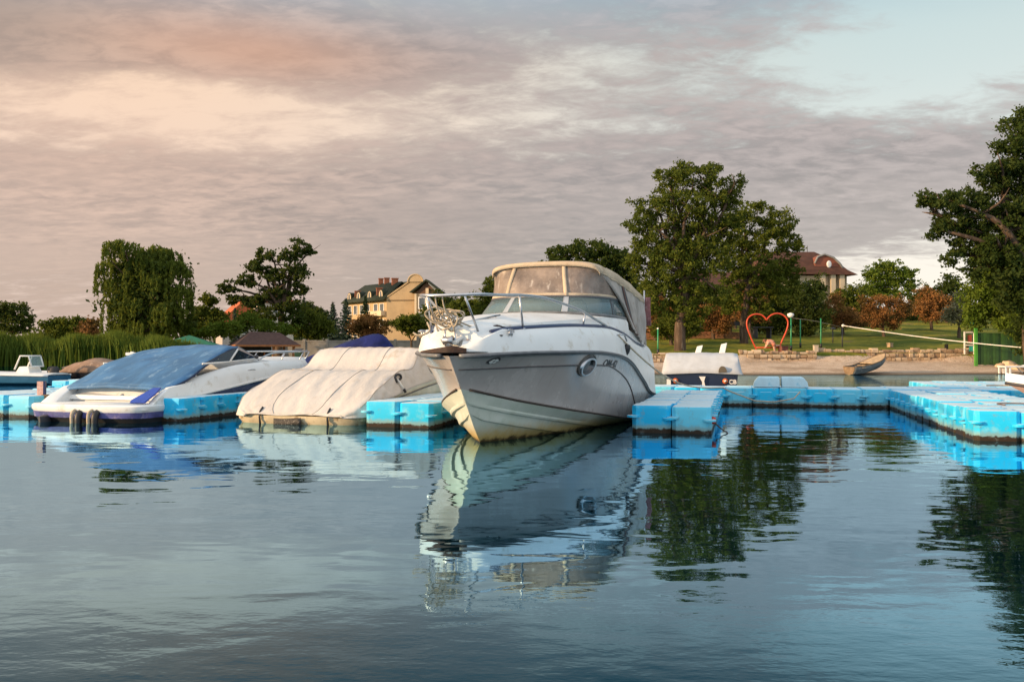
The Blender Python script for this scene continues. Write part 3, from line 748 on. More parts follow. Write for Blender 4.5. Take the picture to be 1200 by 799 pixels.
# ------------------------------------------------------------------ generic small hull: origin at stern, y towards the bow
def hull_mesh(L, beam, zsheer, zchine=.02, chine=.82, flare=1.0, rake=.0, n=26, z_bot=-.3, full=.5, pw=2.3):
    rings = []; edge = []
    for i in range(n+1):
        k = i/n; y = L*k
        w_ = beam/2*(1-max(0, (k-full)/(1-full))**pw) if k > full else beam/2*(1-.06*(1-k/full)**2)
        w_ = max(w_, .004); zs = zsheer(k)
        cw = w_*chine*(1-.35*k**3); zc = zchine+.35*zs*max(0, k-.35)**1.4*1.6
        yb = y-rake*k**4
        pr = [(w_, y, zs), (lerp(w_, cw, .5)*(1+.02), lerp(y, yb, .5), lerp(zs, zc, .5)), (cw, yb, zc), (cw*.5, yb, lerp(zc, z_bot+.5*max(0,k-.5)*zs, .6)), (.0, yb-.0, z_bot+max(0, k-.6)*2.2*(zs+.0))]
        rings.append(pr+[(-x, yy, z) for x, yy, z in pr[-2::-1]]); edge.append((w_, y, zs))
    mb = MB(); mb.loft(rings, close=False); mb.add(rings[0], [tuple(range(len(rings[0])))])
    return mb, edge
def deck_from(edge, h):        # crowned deck
    mb = MB(); rg = []
    for w_, y, z in edge:
        rg.append([(w_*math.sin(a*math.pi/2), y, z+h*(1-abs(math.sin(a*math.pi/2))**2)) for a in [-1+2*i/12 for i in range(13)]])
    mb.loft(rg, close=False); mb.add(rg[0], [tuple(range(13))]); return mb
def edge_tube(edge, r, dz=0, sgs=(1,-1), off=0):
    mb = MB()
    for sg in sgs: mb.tube([(sg*(w_+off), y, z+dz) for w_, y, z in edge], r, 6)
    return mb

# ---- speedboat under the blue cover, stern to us
A17 = -R(17)
bb_ = empty('speedboat', (-6.33, 12.95, 0), A17, 'white and navy speedboat under a long blue cover', 'motorboat')
zs_ = Pchip([0,.1,.3,.5,.8,1], [.24,.31,.45,.58,.72,.80])
hm, edge = hull_mesh(6.1, 2.16, lambda k: zs_(k), .05, .9, 1, .5, 30, -.35, .45)
hm.build('hull', M['navy'], bb_, 40)
edge_tube(edge, .022, .0, off=.006).build('rub_rail', M['white_paint'], bb_, True)
# white deck moulding above
top = Pchip([0,.10,.2,.38,.55,.8,1], [.36,.52,.66,.83,.87,.88,.86])
rg = []
for w_, y, z in edge:
    k = y/6.1; zt = max(top(k), z+.02); ins = .10*min(1, w_/.4)
    p = [(w_+.006, y, z+.012), (w_-.02*min(1,w_), y, lerp(z, zt, .5)), (max(.002,w_-ins*.7), y, lerp(z, zt, .88)), (max(.001,w_-ins-.03), y, zt)]
    f = max(.001, w_-ins-.03)
    if k > .56: p += [(f*.6, y, zt+.05), (0, y, zt+.07)]
    else: p += [(f*.97, y, zt-.10), (0, y, zt-.16 if y > .5 else .36)]
    rg.append(p+[(-a, b_, c) for a, b_, c in p[-2::-1]])
dm = MB(); dm.loft(rg[2:], close=False); dm.add(rg[2], [tuple(range(len(rg[2])))]); dm.build('deck', M['white'], bb_, 45)
# swim platform with rounded edge, scooped stern well
sp = MB(); N = 16; out = []
for i in range(N+1):
    a = math.pi*i/N
    out.append((1.06*math.cos(a)*(1 if True else 0), -.06-.30*math.sin(a)**.7))
ol = [(1.06,.75)]+out+[(-1.06,.75)]
sp.loft([[(x*.97, y+.02, .15) for x, y in ol], [(x, y, .19) for x, y in ol], [(x, y, .245) for x, y in ol], [(x*.98, y+.02, .265) for x, y in ol]])
sp.build('swim_platform', M['white'], bb_, 40)
nb = MB(); nb.loft([[(x*.99, y+.015, .155) for x, y in ol], [(x*.98, y+.03, .07) for x, y in ol]])
nb.build('stern_band', mat('faded_purple', (.10,.10,.30), .35, 0, .5, 4, (.28,.24,.36)), bb_, 40)
MB().loft([[(x*.97, y+.05, .068) for x, y in ol], [(x*.93, y+.14, -.12) for x, y in ol]]).build('stern_bottom', M['black'], bb_, 40)
for sg in (1, -1):
    qb = MB(); qb.loft([[(sg*1.05, -.02, .24), (sg*.98, -.02, .24), (sg*.86, .1, .24), (sg*.86,.8,.24), (sg*1.06,.8,.24)],
        [(sg*1.04,.15,.36),(sg*.98,.15,.36),(sg*.86,.25,.36),(sg*.86,.85,.40),(sg*1.05,.85,.40)],
        [(sg*1.01,.42,.50),(sg*.96,.42,.50),(sg*.88,.50,.50),(sg*.88,.95,.56),(sg*1.02,.95,.58)]])
    qb.build('stern_quarter', M['white'], bb_, 30, .01)
# vivid blue panel on the starboard quarter
pb = MB()
def q_(u, v): return (lerp(.99, .70, u)-.01, lerp(-.02, .38, v)-.055-.0*u, lerp(.275, .49, v)+.0)
pp = [(.05,.05),(.9,.02),(1.0,.2),(.55,.98),(.12,1.0),(.02,.6)]
pb.prism([q_(u, v) for u, v in pp], (0,-.02,.015)); pb.build('stern_panel', mat('blue_panel', (.01,.045,.36), .3), bb_)
back = MB(); back.prism([(-.84,.42,.25),(.84,.42,.25),(.86,.62,.52),(-.86,.62,.52)], (0,.05,0)); back.build('stern_well', M['white'], bb_, False, .01)
MB().lathe([(0,0),(.035,0),(.03,.012),(0,.014)], 12).build('stern_fitting', M['chrome'], bb_, True)
o = [c for c in bb_.children if c.name.startswith('stern_fitting')][0]; o.location = (.12,.44,.36); o.rotation_euler = (R(65),0,0)
# rubber hoops of the boarding ladder and the drive
for x in (-.02, .28):
    MB().tube(cat([(x,-.30,.20),(x,-.40,.16),(x,-.42,.06),(x,-.40,-.10),(x,-.36,-.2)]), .026, 8).build('ladder_hoop', M['rope'], bb_, True)
    MB().tube(cat([(x+.08,-.30,.17),(x+.08,-.37,.12),(x+.08,-.38,.0),(x+.08,-.35,-.2)]), .05, 8).build('fender', M['black'], bb_, True)
MB().loft([[(-.62+.05*math.cos(a)*s, -.3+.12*math.sin(a)*s, z) for a in [2*math.pi*i/10 for i in range(10)]] for z, s in ((-.15,.9),(.0,1),(.08,1.1),(.1,.6))]).build('trim_tab', M['dark'], bb_, 40)
# cover: from the stern up to the top of the screen
CB = mat('blue_cover', (.06,.17,.33), .7, 0, .30, 2.2, (.17,.29,.42), .5, 6, .4, (1.6,.5,1))
ct = Pchip([.42,.9,1.5,2.0,2.5,2.75], [.54,.74,.93,1.06,1.16,1.17])
ce = Pchip([.42,.9,1.25,1.6,1.9,2.3,2.75], [.48,.66,.82,.93,1.02,1.11,1.14])
cw_ = Pchip([.42,.9,1.25,1.6,1.9,2.3,2.75], [.93,1.0,.98,.91,.85,.76,.62])
cv = MB(); rg = []
for i in range(29):
    y = .42+i/28*2.33; r_ = []
    for j in range(25):
        a = -1+j/12; x = cw_(y)*a
        z = lerp(ct(y), ce(y), abs(a)**3)+.012*math.sin(7*y+5*a)*math.sin(3*a+2*y)-.022*(math.sin(math.pi*(y-.42)/2.33))*math.cos(2*a)
        r_.append((x, y, z))
    x, y_, z = r_[0]; rg.append([(x*1.02, y_, z-.035)]+r_+[(-x*1.02, y_, z-.035)])
cv.loft(rg, close=False); cv.loft([rg[0], [(x, y-.02, z-.06) for x, y, z in rg[0]]], close=False)
cov = cv.build('boat_cover', CB, bb_, True, 0, 0, .012)
hmb = MB()
for sg in (1,-1): hmb.tube([(sg*cw_(y)*1.015, y, ce(y)-.03) for y in [.42+i/20*2.33 for i in range(21)]], .018, 6)
hmb.build('cover_hem', mat('hem_dark', (.015,.03,.08), .7), bb_, True)
for i in range(9):
    y = .55+i*.24
    MB().lathe([(.014,0),(.014,.012),(0,.014)], 8, (0,0,0)).build('snap', M['chrome'], bb_).location = (cw_(y)*1.03, y, ce(y)-.06)
# windshield: dark raked glass with pale frame
dg = glass_mat('dark_glass', (.012,.03,.045), .95, .08)
for sg in (1,-1):
    MB().prism([(sg*.975,1.28,.85),(sg*.91,2.05,.875),(sg*.79,2.42,1.10),(sg*.87,1.9,1.01)], (0.006*sg,0,.004)).build('windshield_pane', dg, bb_)
    MB().prism([(sg*.895,2.1,.875),(sg*.62,3.35,.925),(sg*.60,2.76,1.15),(sg*.80,2.46,1.09)], (0.006*sg,0,.004)).build('windshield_pane', dg, bb_)
    MB().bar((sg*.905,2.08,.875),(sg*.81,2.45,1.09), .017).build('windshield_strut', M['white_paint'], bb_, True)
    MB().tube([(sg*.985,1.25,.85),(sg*.905,2.08,.875),(sg*.63,3.38,.925)], .016, 6).build('windshield_frame', M['white_paint'], bb_, True)
MB().prism([(-.62,3.35,.925),(.62,3.35,.925),(.60,2.76,1.15),(-.60,2.76,1.15)], (0,.006,.004)).build('windshield_pane', dg, bb_)
MB().tube([(-.63,3.38,.925),(-.3,3.45,.93),(.3,3.45,.93),(.63,3.38,.925)], .016, 6).build('windshield_frame', M['white_paint'], bb_, True)
MB().lathe([(0,-.03),(.03,-.02),(.04,.02),(0,.05)], 10, (.86,2.95,.95)).build('side_lamp', M['dark'], bb_, True)
rl = MB()
for sg in (1,-1): rl.tube(cat([(sg*.80,3.1,.90),(sg*.78,3.6,1.02),(sg*.66,4.6,1.05),(sg*.40,5.5,1.06),(sg*.0,6.05,1.06)]), .016, 8)
for sg in (1,-1):
    for (x, y) in ((.72,4.1),(.55,5.05),(.3,5.7)): rl.bar((sg*x,y-.1,.90),(sg*x,y+.05,1.05), .012)
rl.build('bow_rail', M['chrome'], bb_, True)
cl2 = MB().tube([(1.03,2.4,.72),(1.045,2.5,.735),(1.045,2.6,.735),(1.03,2.7,.72)], .01, 6).build('side_cleat', M['chrome'], bb_, True)

# ---- boat under the tan cover
tb = empty('covered_boat', (-3.08, 12.62, 0), A17, 'motorboat shrouded in a tan canvas cover beside the cabin cruiser', 'motorboat')
zs2 = Pchip([0,.08,.3,.6,1], [.16,.34,.54,.70,.85])
hm, edge = hull_mesh(5.9, 2.14, lambda k: zs2(k), .02, .92, 1, .5, 30, -.35, .45)
hm.build('hull', M['bottom'], tb, 40)
edge_tube(edge, .02, 0, off=.004).build('rub_rail', M['rub'], tb, True)
# rounded swim platform
ol2 = [(1.04,.5)]+[(1.04*math.cos(math.pi*i/16), -.04-.26*math.sin(math.pi*i/16)**.7) for i in range(17)]+[(-1.04,.5)]
MB().loft([[(x*.9, y+.06, -.15) for x, y in ol2],[(x*.97, y+.02, .02) for x, y in ol2],[(x, y, .06) for x, y in ol2],[(x, y, .12) for x, y in ol2]]).build('swim_platform', mat('stained_cream', (.55,.46,.30), .6, 0, .3, 4, (.18,.11,.04)), tb, 40)
TC = mat('tan_cover', (.56,.53,.49), .9, 0, .14, 1.5, (.42,.37,.31), .9, 5, .15, (1,.35,1))
crest = Pchip([-.30,0,.5,.9,1.15,1.35,1.6,1.8,2.0,2.25,2.7,3.4,4.5,5.9], [.15,.36,.58,.71,.755,.75,.775,.88,1.02,1.11,1.11,.99,.92,.86])
edgez = Pchip([-.30,0,.25,.5,.9,1.15,1.35,1.6,1.75,2.0,2.2,2.4,2.8,3.6,4.5,5.9], [.15,.34,.47,.55,.69,.745,.75,.765,.80,.99,1.085,1.08,.94,.82,.84,.86])
def halfw(y):
    if y < 0: return 1.06*(1-(y/-.33)**3*.35)
    k = y/5.9; return 1.075*(1-max(0, (k-.45)/.55)**2.3)+.012
cwt = Pchip([-.3,.3,1.35,1.8,2.1,2.4,3.2,6], [.97,.96,.94,.90,.87,.86,.84,.9])
r4 = random.Random(5)
def cover_pt(y, a):            # a -1..1 over the top, beyond +-1 down the sides
    hw_ = halfw(y)*cwt(y)
    if abs(a) <= 1:
        z = lerp(crest(y), edgez(y), abs(a)**5); x = hw_*a
        z -= .035*math.exp(-((y-1.45)/.35)**2)*(1-a*a)
        z += .6*(.010*math.sin(a*17+5*math.sin(y*1.7)+a*a*6)+.006*math.sin(a*41-6*y)+.008*math.sin(a*9+3*y+1))*sstep(1.9, .7, y)*(.35+.65*abs(math.sin(a*2.1+1)))+.004*math.sin(31*a+7*y)
        return (x, y, z)
    f = abs(a)-1; k = max(0, y)/5.9
    zb = (zs2(k)-.035 if y > 0 else .11)+.008*math.sin(y*5)
    x = lerp(hw_, halfw(y)+.02, f**.7)
    wr = .014*math.sin(y*17+3*f)*math.sin(math.pi*min(1,f*1.2))+.02*math.sin(y*6.0-f*2)*f*(1-f)
    if y < 1.7: wr += (.014*math.sin(y*19-f*5)+.010*math.sin(y*33-f*7))*math.sin(math.pi*f)
    return (math.copysign(x+wr, a), y, lerp(edgez(y), min(zb, edgez(y)-.01), f))
YS = [-.30,-.27,-.22,-.15,-.06]+[.02+.055*i for i in range(60)]+[3.4+.25*i for i in range(11)]
AA = [-2+.1*i for i in range(10)]+[-1+.05*i for i in range(41)]+[1.1+.1*i for i in range(10)]
cvm = MB(); rg = [[cover_pt(y, a) for a in AA] for y in YS]
cvm.loft(rg, close=False)
cvm.loft([rg[0], [(x*1.01, y-.012, .135+.012*math.sin(7*x)) for x, y, z in rg[0]]], close=False)
cvm.build('boat_cover', TC, tb, 55, 0, 0, .014)
sm_ = mat('cover_seam', (.40,.36,.31), .9, 0, .2, 5)
for a_ in (-.42, .40): MB().tube([tuple(Vector(cover_pt(y, a_))+Vector((0,0,.012))) for y in YS if y < 2.6], .0045, 5).build('cover_seam', sm_, tb, True)
for y_ in (1.36, 2.27): MB().tube([tuple(Vector(cover_pt(y_, a_))+Vector((0,0,.012))) for a_ in [-1+.05*i for i in range(41)]], .006, 5).build('cover_seam', sm_, tb, True)
for sg in (-1, 1): MB().tube([tuple(Vector(cover_pt(y, sg))+Vector((sg*.008,0,.006))) for y in YS if -.2 < y < 2.7], .006, 5).build('cover_seam', sm_, tb, True)
# straps and marks on the cover
for x in (-.55, .56):
    yb = -.04-.26*math.sqrt(max(0, 1-(x/1.04)**2))
    MB().tube([(x,yb+.045,.235),(x,yb-.025,.175),(x,yb-.04,.10),(x+.01,yb-.03,-.05)], .016, 6).build('strap', M['black'], tb, True)
def cs_(y, f, o_=.02): x, yy, z = cover_pt(y, 1+f); return Vector((x+o_, yy, z))
MB().tube([cs_(.97+.10*math.cos(t_), .22+.16*math.sin(t_)) for t_ in [2*math.pi*i/18 for i in range(19)]], .019, 6).build('cover_vent', M['black'], tb, True)
MB().tube([cs_(.97,.25,.03), cs_(1.0,.5,.05), cs_(1.05,.8,.05)], .017, 6).build('vent_strap', M['white_paint'], tb, True)
MB().tube([cs_(1.05,.8,.05), cs_(1.08,.99,.05)], .022, 6).build('vent_buckle', M['black'], tb, True)
MB().loft([[cs_(2.33,.05,.015), cs_(2.36,.45,.015), cs_(2.56,.45,.015), cs_(2.50,.2,.015)], [cs_(2.33,.05,.03), cs_(2.36,.45,.03), cs_(2.56,.45,.03), cs_(2.50,.2,.03)]]).build('cover_patch', M['black'], tb)
MB().lathe([(0,0),(.045,0),(.045,.02),(0,.025)], 12).build('cover_grommet', M['black'], tb, True)
o = [c for c in tb.children if c.name.startswith('cover_grommet')][0]; o.location = cs_(2.85,.35,.0); o.rotation_euler = (0,R(80),0)
MB().loft([[(x, -.06-.26*math.sqrt(max(0,1-(x/1.05)**2))-.012-.0*z, z+.01*math.sin(9*x)) for x in [-.30+.05*i for i in range(10)]] for z in (.09,.03,-.02)], close=False).build('stern_stain', mat('peeling_black', (.03,.025,.02), .7, 0, .3, 25, (.35,.30,.25)), tb, True, 0, 0, .008)
edge_tube([(w_*1.0, y, z) for w_, y, z in edge if y > .5], .012, -.12, (1,), .002).build('hull_crease', M['rub'], tb, True)

# ---- grey covered boat beyond the walkway, stern to us
gb = empty('covered_boat', (4.22, 18.95, 0), -R(10), 'dark blue boat with a pale grey box-shaped cover and orange lamps', 'motorboat')
hm, edge = hull_mesh(4.6, 1.66, lambda k: .60+.15*k, .0, .88, 1, .4, 22, -.3, .5)
hm.build('hull', mat('blue_black_hull', (.012,.02,.05), .3), gb, 40)
GC = mat('grey_cover', (.47,.50,.53), .8, 0, .15, 2.5, (.40,.41,.42), .2, 40, .2)
cvm = MB(); rg = []
for i in range(25):
    y = -.04+i*.15; k = max(0, y)/4.6
    w_ = .83*(1-max(0,(k-.5)/.5)**2.3)+.03
    h_ = 1.02*sstep(-.25, .16, y)+.5*(1-sstep(-.25, .16, y)) if y < .3 else lerp(1.02, .80, sstep(1.2, 3.5, y))
    pr = []
    for j in range(21):
        a = -1+j/10
        x = w_*(abs(a)**.55 if False else 1)*math.copysign(min(1, abs(a)*1.22), a)*(.93 if abs(a) < .82 else lerp(.93, 1.03, (abs(a)-.82)/.18))
        z = h_-.02*abs(a)**2 if abs(a) < .8 else lerp(h_-.02, .55, (abs(a)-.8)/.2)
        pr.append((x, y+.01*math.sin(9*a), z+.008*math.sin(11*a+2*y)))
    rg.append(pr)
back = [(x*1.0, -.07-.0*z, .545+.035*(1-abs(x)/.85)) for x, y, z in rg[2]]
top_ = rg[2]
cvm.loft([[( x, lerp(y2, y, k)+.012*math.sin(8*x+6*k)*math.sin(math.pi*k), lerp(z2, z, k)) for (x, y, z), (x2, y2, z2) in zip(top_, back)] for k in (0,.25,.5,.75,1)], close=False)
cvm.loft(rg[2:], close=False)
cvm.build('boat_cover', GC, gb, 50, 0, 0, .01)
MB().prism([(.35,.05,.585)]+[(.44+.09*math.cos(a), .05, .60+.13*math.sin(a)) for a in [math.pi-math.pi*i/10 for i in range(11)]], (0,-.14,0)).build('cover_patch', mat('khaki_patch', (.12,.10,.07), .8), gb)
for sg, x in ((-1,-.58),(1,.50)):
    lp = MB().lathe([(0,-.05),(.055,-.05),(.062,0),(.045,.03),(0,.035)], 16).build('stern_lamp', mat('orange_lamp', (.75,.16,.04), .4), gb, True)
    lp.location = (x, -.02, .40); lp.rotation_euler = (R(90),0,0)
    l2 = MB().lathe([(0,0),(.03,0),(0,.012)], 10).build('lamp_lens', M['white_paint'], lp, True); l2.location = (0,0,.036)
MB().prism([(-.07,-.06,.50),(.07,-.06,.50),(.04,-.06,.40),(.07,-.06,.26),(.0,-.06,.24),(.0,-.06,.38)], (0,.08,0)).build('transom_bracket', M['white_paint'], gb)
MB().box((-.73,-.05,.36),(.09,.06,.16)).build('number_plate', M['white_paint'], gb)
cu = bpy.data.curves.new('t2','FONT'); cu.body = 'CB'; cu.size = .13; cu.extrude = .004; cu.offset = .004
o2 = bpy.data.objects.new('t2', cu); COL.objects.link(o2); me = bpy.data.meshes.new_from_object(o2.evaluated_get(bpy.context.evaluated_depsgraph_get())); bpy.data.objects.remove(o2)
me.materials.append(M['white_paint']); o2 = bpy.data.objects.new('transom_letters', me); COL.objects.link(o2); o2.parent = gb; o2.location = (.575,-.016,.34); o2.rotation_euler = (R(90),0,0)
for k, x in enumerate((-.08, .46)):
    MB().prism([(x-.06,.62,.98),(x+.07,.62,.98),(x+.13,.66,1.20+.05*k),(x+.0,.66,1.17+.05*k)], (0,.05,0)).build('seat_back', M['white_paint'], gb, False, .01)

# ---- boat under the navy tarpaulin, beyond the walkway
nb_ = empty('covered_boat', (-2.75, 19.45, 0), R(64), 'boat under a dark navy tarpaulin, seen behind the tan covered boat', 'motorboat')
hm, edge = hull_mesh(3.4, 1.5, lambda k: .55+.2*k, .0, .9, 1, .3, 20, -.25, .5); hm.build('hull', M['white'], nb_, 40)
NC = mat('navy_tarpaulin', (.010,.016,.10), .6, 0, .4, 3, (.022,.032,.17), .8, 5, .15)
rg = []; hh = Pchip([-.1,.0,.12,.5,1.0,1.6,2.6,3.4], [.6,1.05,1.36,1.44,1.36,1.14,.86,.72])
for i in range(24):
    y = -.1+i*3.5/23; w_ = .75*(1-max(0,(y/3.4-.5)/.5)**2.3)+.04
    rg.append([(w_*a, y, lerp(hh(y), .56+.06*y, abs(a)**1.5)+.025*math.sin(9*a+5*y)*(1-abs(a))) for a in [-1+.125*j for j in range(17)]])
MB().loft(rg, close=False).build('boat_cover', NC, nb_, 50, 0, 0, .01)

# ---- two open boats far left
Yb = 29.0
kb = empty('open_boat', (WX(158, Yb), Yb, 0), R(90)-R(4), 'black hulled boat with a brown tonneau over its cockpit, beyond the left dock', 'motorboat')
hm, edge = hull_mesh(3.9, 1.5, lambda k: .34-.0*k, .10, .94, 1, .3, 22, -.2, .6); hm.build('hull', mat('black_hull', (.012,.013,.016), .3), kb, 40)
hm, e2 = hull_mesh(3.85, 1.44, lambda k: .14, .02, .95, 1, .3, 22, -.2, .6); hm.v = [(x*1.06, y, z) for x, y, z in hm.v]; hm.build('hull_bottom', mat('grey_bottom', (.40,.40,.38), .5), kb, 40)
deck_from(edge, .06).build('deck', M['white_paint'], kb, 40)
BC = mat('brown_cover', (.30,.20,.14), .85, 0, .3, 3, (.40,.29,.21), .4, 12, .2)
rg = []; hh = Pchip([.05,.4,.9,1.3,1.7,2.0,2.3], [.36,.58,.76,.82,.72,.66,.38])
for i in range(22):
    y = .05+i*2.25/21; w_ = .76
    rg.append([(w_*math.sin(a*math.pi/2), y, lerp(hh(y), .35, abs(a)**2.2)+.02*math.sin(7*y+6*a)*(1-abs(a))) for a in [-1+.125*j for j in range(17)]])
MB().loft(rg, close=False).build('boat_cover', BC, kb, 50, 0, 0, .01)
MB().tube([(0,2.1,.52),(-.1,2.3,.54),(-.1,2.5,.50)], .03, 6).lathe([(0,-.04),(.05,0),(0,.04)], 8, (0,2.05,.56)).build('outboard_tiller', M['black'], kb, True)
Yw = 27.5
wb_ = empty('open_boat', (WX(70, Yw), Yw, 0), R(90)-R(3), 'white and blue open boat with a framed windscreen, leftmost beyond the dock', 'motorboat')
hm, edge = hull_mesh(4.6, 1.6, lambda k: .36+.10*k, .08, .94, 1, .3, 22, -.2, .6); hm.build('hull', mat('blue_hull', (.02,.12,.22), .4), wb_, 40)
deck_from([(w_, y, z+.03) for w_, y, z in edge], .08).build('deck', M['white'], wb_, 40)
edge_tube(edge, .05, .0).build('rub_rail', M['white'], wb_, True)
cs = MB(); cs.loft([[(-.4,.9,.42),(.4,.9,.42),(.4,1.5,.42),(-.4,1.5,.42)], [(-.36,1.0,.72),(.36,1.0,.72),(.36,1.35,.72),(-.36,1.35,.72)]]); cs.build('console', M['white_paint'], wb_, False, .02)
fr = MB()
for sg in (-.37,.37): fr.tube([(sg,.86,.72),(sg,.98,1.14),(sg,1.30,1.14),(sg,1.52,.60)], .03, 6)
fr.bar((-.37,.98,1.14),(.37,.98,1.14), .03); fr.bar((-.37,1.30,1.14),(.37,1.30,1.14), .03); fr.bar((-.37,.86,.72),(.37,.86,.72), .03)
fr.build('windscreen_frame', M['white_paint'], wb_, True)
MB().prism([(-.37,.86,.72),(.37,.86,.72),(.37,.98,1.14),(-.37,.98,1.14)], (0,.01,0)).build('windscreen', glass_mat('clear_screen', (.3,.4,.4), .4), wb_)
rl = MB().tube([(-.6,2.1,.45),(-.6,2.2,.70),(-.6,3.0,.72),(-.6,4.0,.70)], .025, 6).tube([(-.6,2.9,.45),(-.6,2.6,.71)], .022, 6); rl.build('grab_rail', M['chrome'], wb_, True)
wb_.scale = (.85,.85,.80)
ob = MB().loft([[(.15*c_*s, .25+.22*s_2*s, z) for c_, s_2 in [(math.cos(2*math.pi*i/12), math.sin(2*math.pi*i/12)) for i in range(12)]] for z, s in ((.30,.7),(.45,1),(.62,1.05),(.72,.7))]); ob.build('outboard_motor', M['black'], wb_, 40)

# ---- bow of a boat poking in at the right edge
Yr = 17.6
rb_ = empty('moored_boat', (8.66+3.0*math.sin(R(50)), 14.98-3.0*math.cos(R(50)), 0), R(50), 'white boat with a dark rub rail, its bow poking in at the right edge', 'motorboat')
hm, edge = hull_mesh(3.0, 1.5, lambda k: .30+.20*k*k, .04, .7, 1, .5, 24, -.2, .1, 1.5); hm.build('hull', mat('pink_hull', (.45,.33,.30), .4), rb_, 40)
deck_from([(w_, y, z+.02) for w_, y, z in edge], .16).build('deck', M['white'], rb_, 40); edge_tube(edge, .03, .0).build('rub_rail', M['dark'], rb_, True)
MB().tube([(0,2.0,.46),(.0,2.6,.47),(.0,3.3,.45)], .012, 6).build('deck_line', M['rope'], rb_, True)

# ---- old wooden rowboat hauled up on the sand
Yo = 38.8
rw = empty('rowing_boat', (WX(995, Yo), Yo, .02), -R(64), 'old weathered wooden rowing boat drawn up on the beach', 'rowing boat')
rg = []; ins = []
for i in range(19):
    k = i/18; y = 2.3*k; w_ = .50*(1-.35*(1-k)**2)*(1-max(0,(k-.55)/.45)**2.2)+.012
    up_ = .0+.62*k**2.0; zs = .34+.0*k
    prof = [(w_,zs),(w_*.9,.17),(w_*.62,.02),(0,-.03)]
    rg.append([(x, y, z+up_) for x, z in prof]+[(-x, y, z+up_) for x, z in prof[-2::-1]])
mb = MB(); mb.loft(rg, close=False); mb.build('hull', mat('blue_grey_wood', (.13,.15,.15), .8, 0, .4, 4, (.25,.24,.22)), rw, 40, 0, 0, .03)
MB().add(rg[0], [tuple(range(7))]).build('transom', M['wood'], rw, False, 0, 0, .04)
wd2 = mat('sun_bleached_wood', (.46,.33,.19), .8, 0, .35, 5, (.22,.15,.09))
mb = MB(); mb.loft([[(x*.96, y, z) for x, y, z in (r[0], r[-1])] + [] for r in rg[9:]], close=False); mb.build('fore_deck', wd2, rw, False, 0, 0, .03)
for y in (.5, 1.05):
    k = y/2.3; MB().box((0,y,.27+.62*k*k),(.85,.22,.03)).build('thwart', wd2, rw)
for sg in (0,-1): MB().tube([(r[sg][0], r[sg][1], r[sg][2]+.01) for r in rg], .028, 6).build('gunwale', M['wood'], rw, True)
# small things on and by the docks
mb = MB(); fx, fy = 1.50+UX*1.02+VX*.25, 11.12+UY*1.02+VY*.25
mb.lathe([(0,-.05),(.035,-.04),(.045,0),(.035,.04),(0,.05)], 12)
o = mb.build('float_buoy', mat('red_buoy', (.5,.04,.02), .5), None, True); o.location = (fx+.06, fy, .16); tag(o, 'small red buoy tied at the side of the blue dock finger', 'buoy')
rp = MB().tube(cat([(fx, fy, .22),(fx+.06, fy, .15),(fx+.16,fy-.05,.05),(fx+.22,fy-.1,.01),(fx+.20,fy-.2,-.02)]), .009, 6).build('buoy_rope', mat('dark_rope', (.06,.045,.04), .8), None, True)
tag(rp, 'dark thin rope trailing from the red buoy into the water', 'rope')
rp = MB().tube(cat([(6.35,11.0,.362),(6.42,11.3,.364),(6.7,11.35,.364),(6.95,11.2,.364),(7.25,11.25,.364),(7.3,11.05,.364)]), .008, 6).build('loose_rope', mat('brown_rope', (.14,.08,.05), .8), None, True); tag(rp, 'loose brown cord lying on the right-hand blue dock', 'rope')
# white T post on the dock behind the blue cover
Yt = 21.3; xt = WX(155, Yt)
tp = empty('dock_post', (xt, Yt, .0), 0, 'white T-shaped post standing behind the blue boat cover', 'post')
MB().box((0,0,.55),(.075,.075,1.0)).build('post', M['white_paint'], tp, False, .008); MB().box((0,0,.99),(.30,.09,.075)).build('crossbar', M['white_paint'], tp, False, .01)
MB().bar((.12,0,.97),(.22,0,.78), .012).build('brace', M['wood'], tp)
# stake with a reflector board at the left finger
st = empty('mooring_stake', (-7.62, 13.82, 0), 0, 'worn wooden stake with a pink board between left dock and blue covered boat', 'stake')
MB().box((.07,0,.05),(.10,.08,.62)).build('stake', M['wood'], st, False, .01)
MB().box((0,-.02,.44),(.10,.03,.26)).build('board', mat('pink_board', (.62,.36,.30), .6, 0, .3, 20, (.7,.65,.6)), st); MB().box((.068,-.02,.44),(.035,.035,.27)).build('board_edge', M['navy'], st)
# ------------------------------------------------------------------ foliage
npr = np.random.RandomState(11)
def leaf_obj(name, P, size, mt, parent=None, asp=.55, droop=0.0, up=.35):
    P = np.asarray(P, float); n = len(P)
    a = npr.normal(size=(n,3)); a[:,2] = a[:,2]*(1-droop)-droop*2.2
    a /= np.linalg.norm(a, axis=1)[:,None]
    r_ = npr.normal(size=(n,3)); r_[:,2] *= .5; b_ = np.cross(a, r_); b_ /= np.linalg.norm(b_, axis=1)[:,None]+1e-9
    s = size*npr.uniform(.6,1.4,(n,1))
    V = np.empty((n,4,3)); V[:,0] = P-a*s; V[:,1] = P+b_*s*asp-a*s*.1; V[:,2] = P+a*s; V[:,3] = P-b_*s*asp-a*s*.1
    me = bpy.data.meshes.new(name); me.vertices.add(n*4); me.vertices.foreach_set('co', V.reshape(-1))
    me.loops.add(n*4); me.loops.foreach_set('vertex_index', np.arange(n*4, dtype=np.int32))
    me.polygons.add(n); me.polygons.foreach_set('loop_start', np.arange(0,n*4,4,dtype=np.int32))
    me.update(calc_edges=True); me.materials.append(mt)
    o = bpy.data.objects.new(name, me); COL.objects.link(o)
    if parent: o.parent = parent
    return o
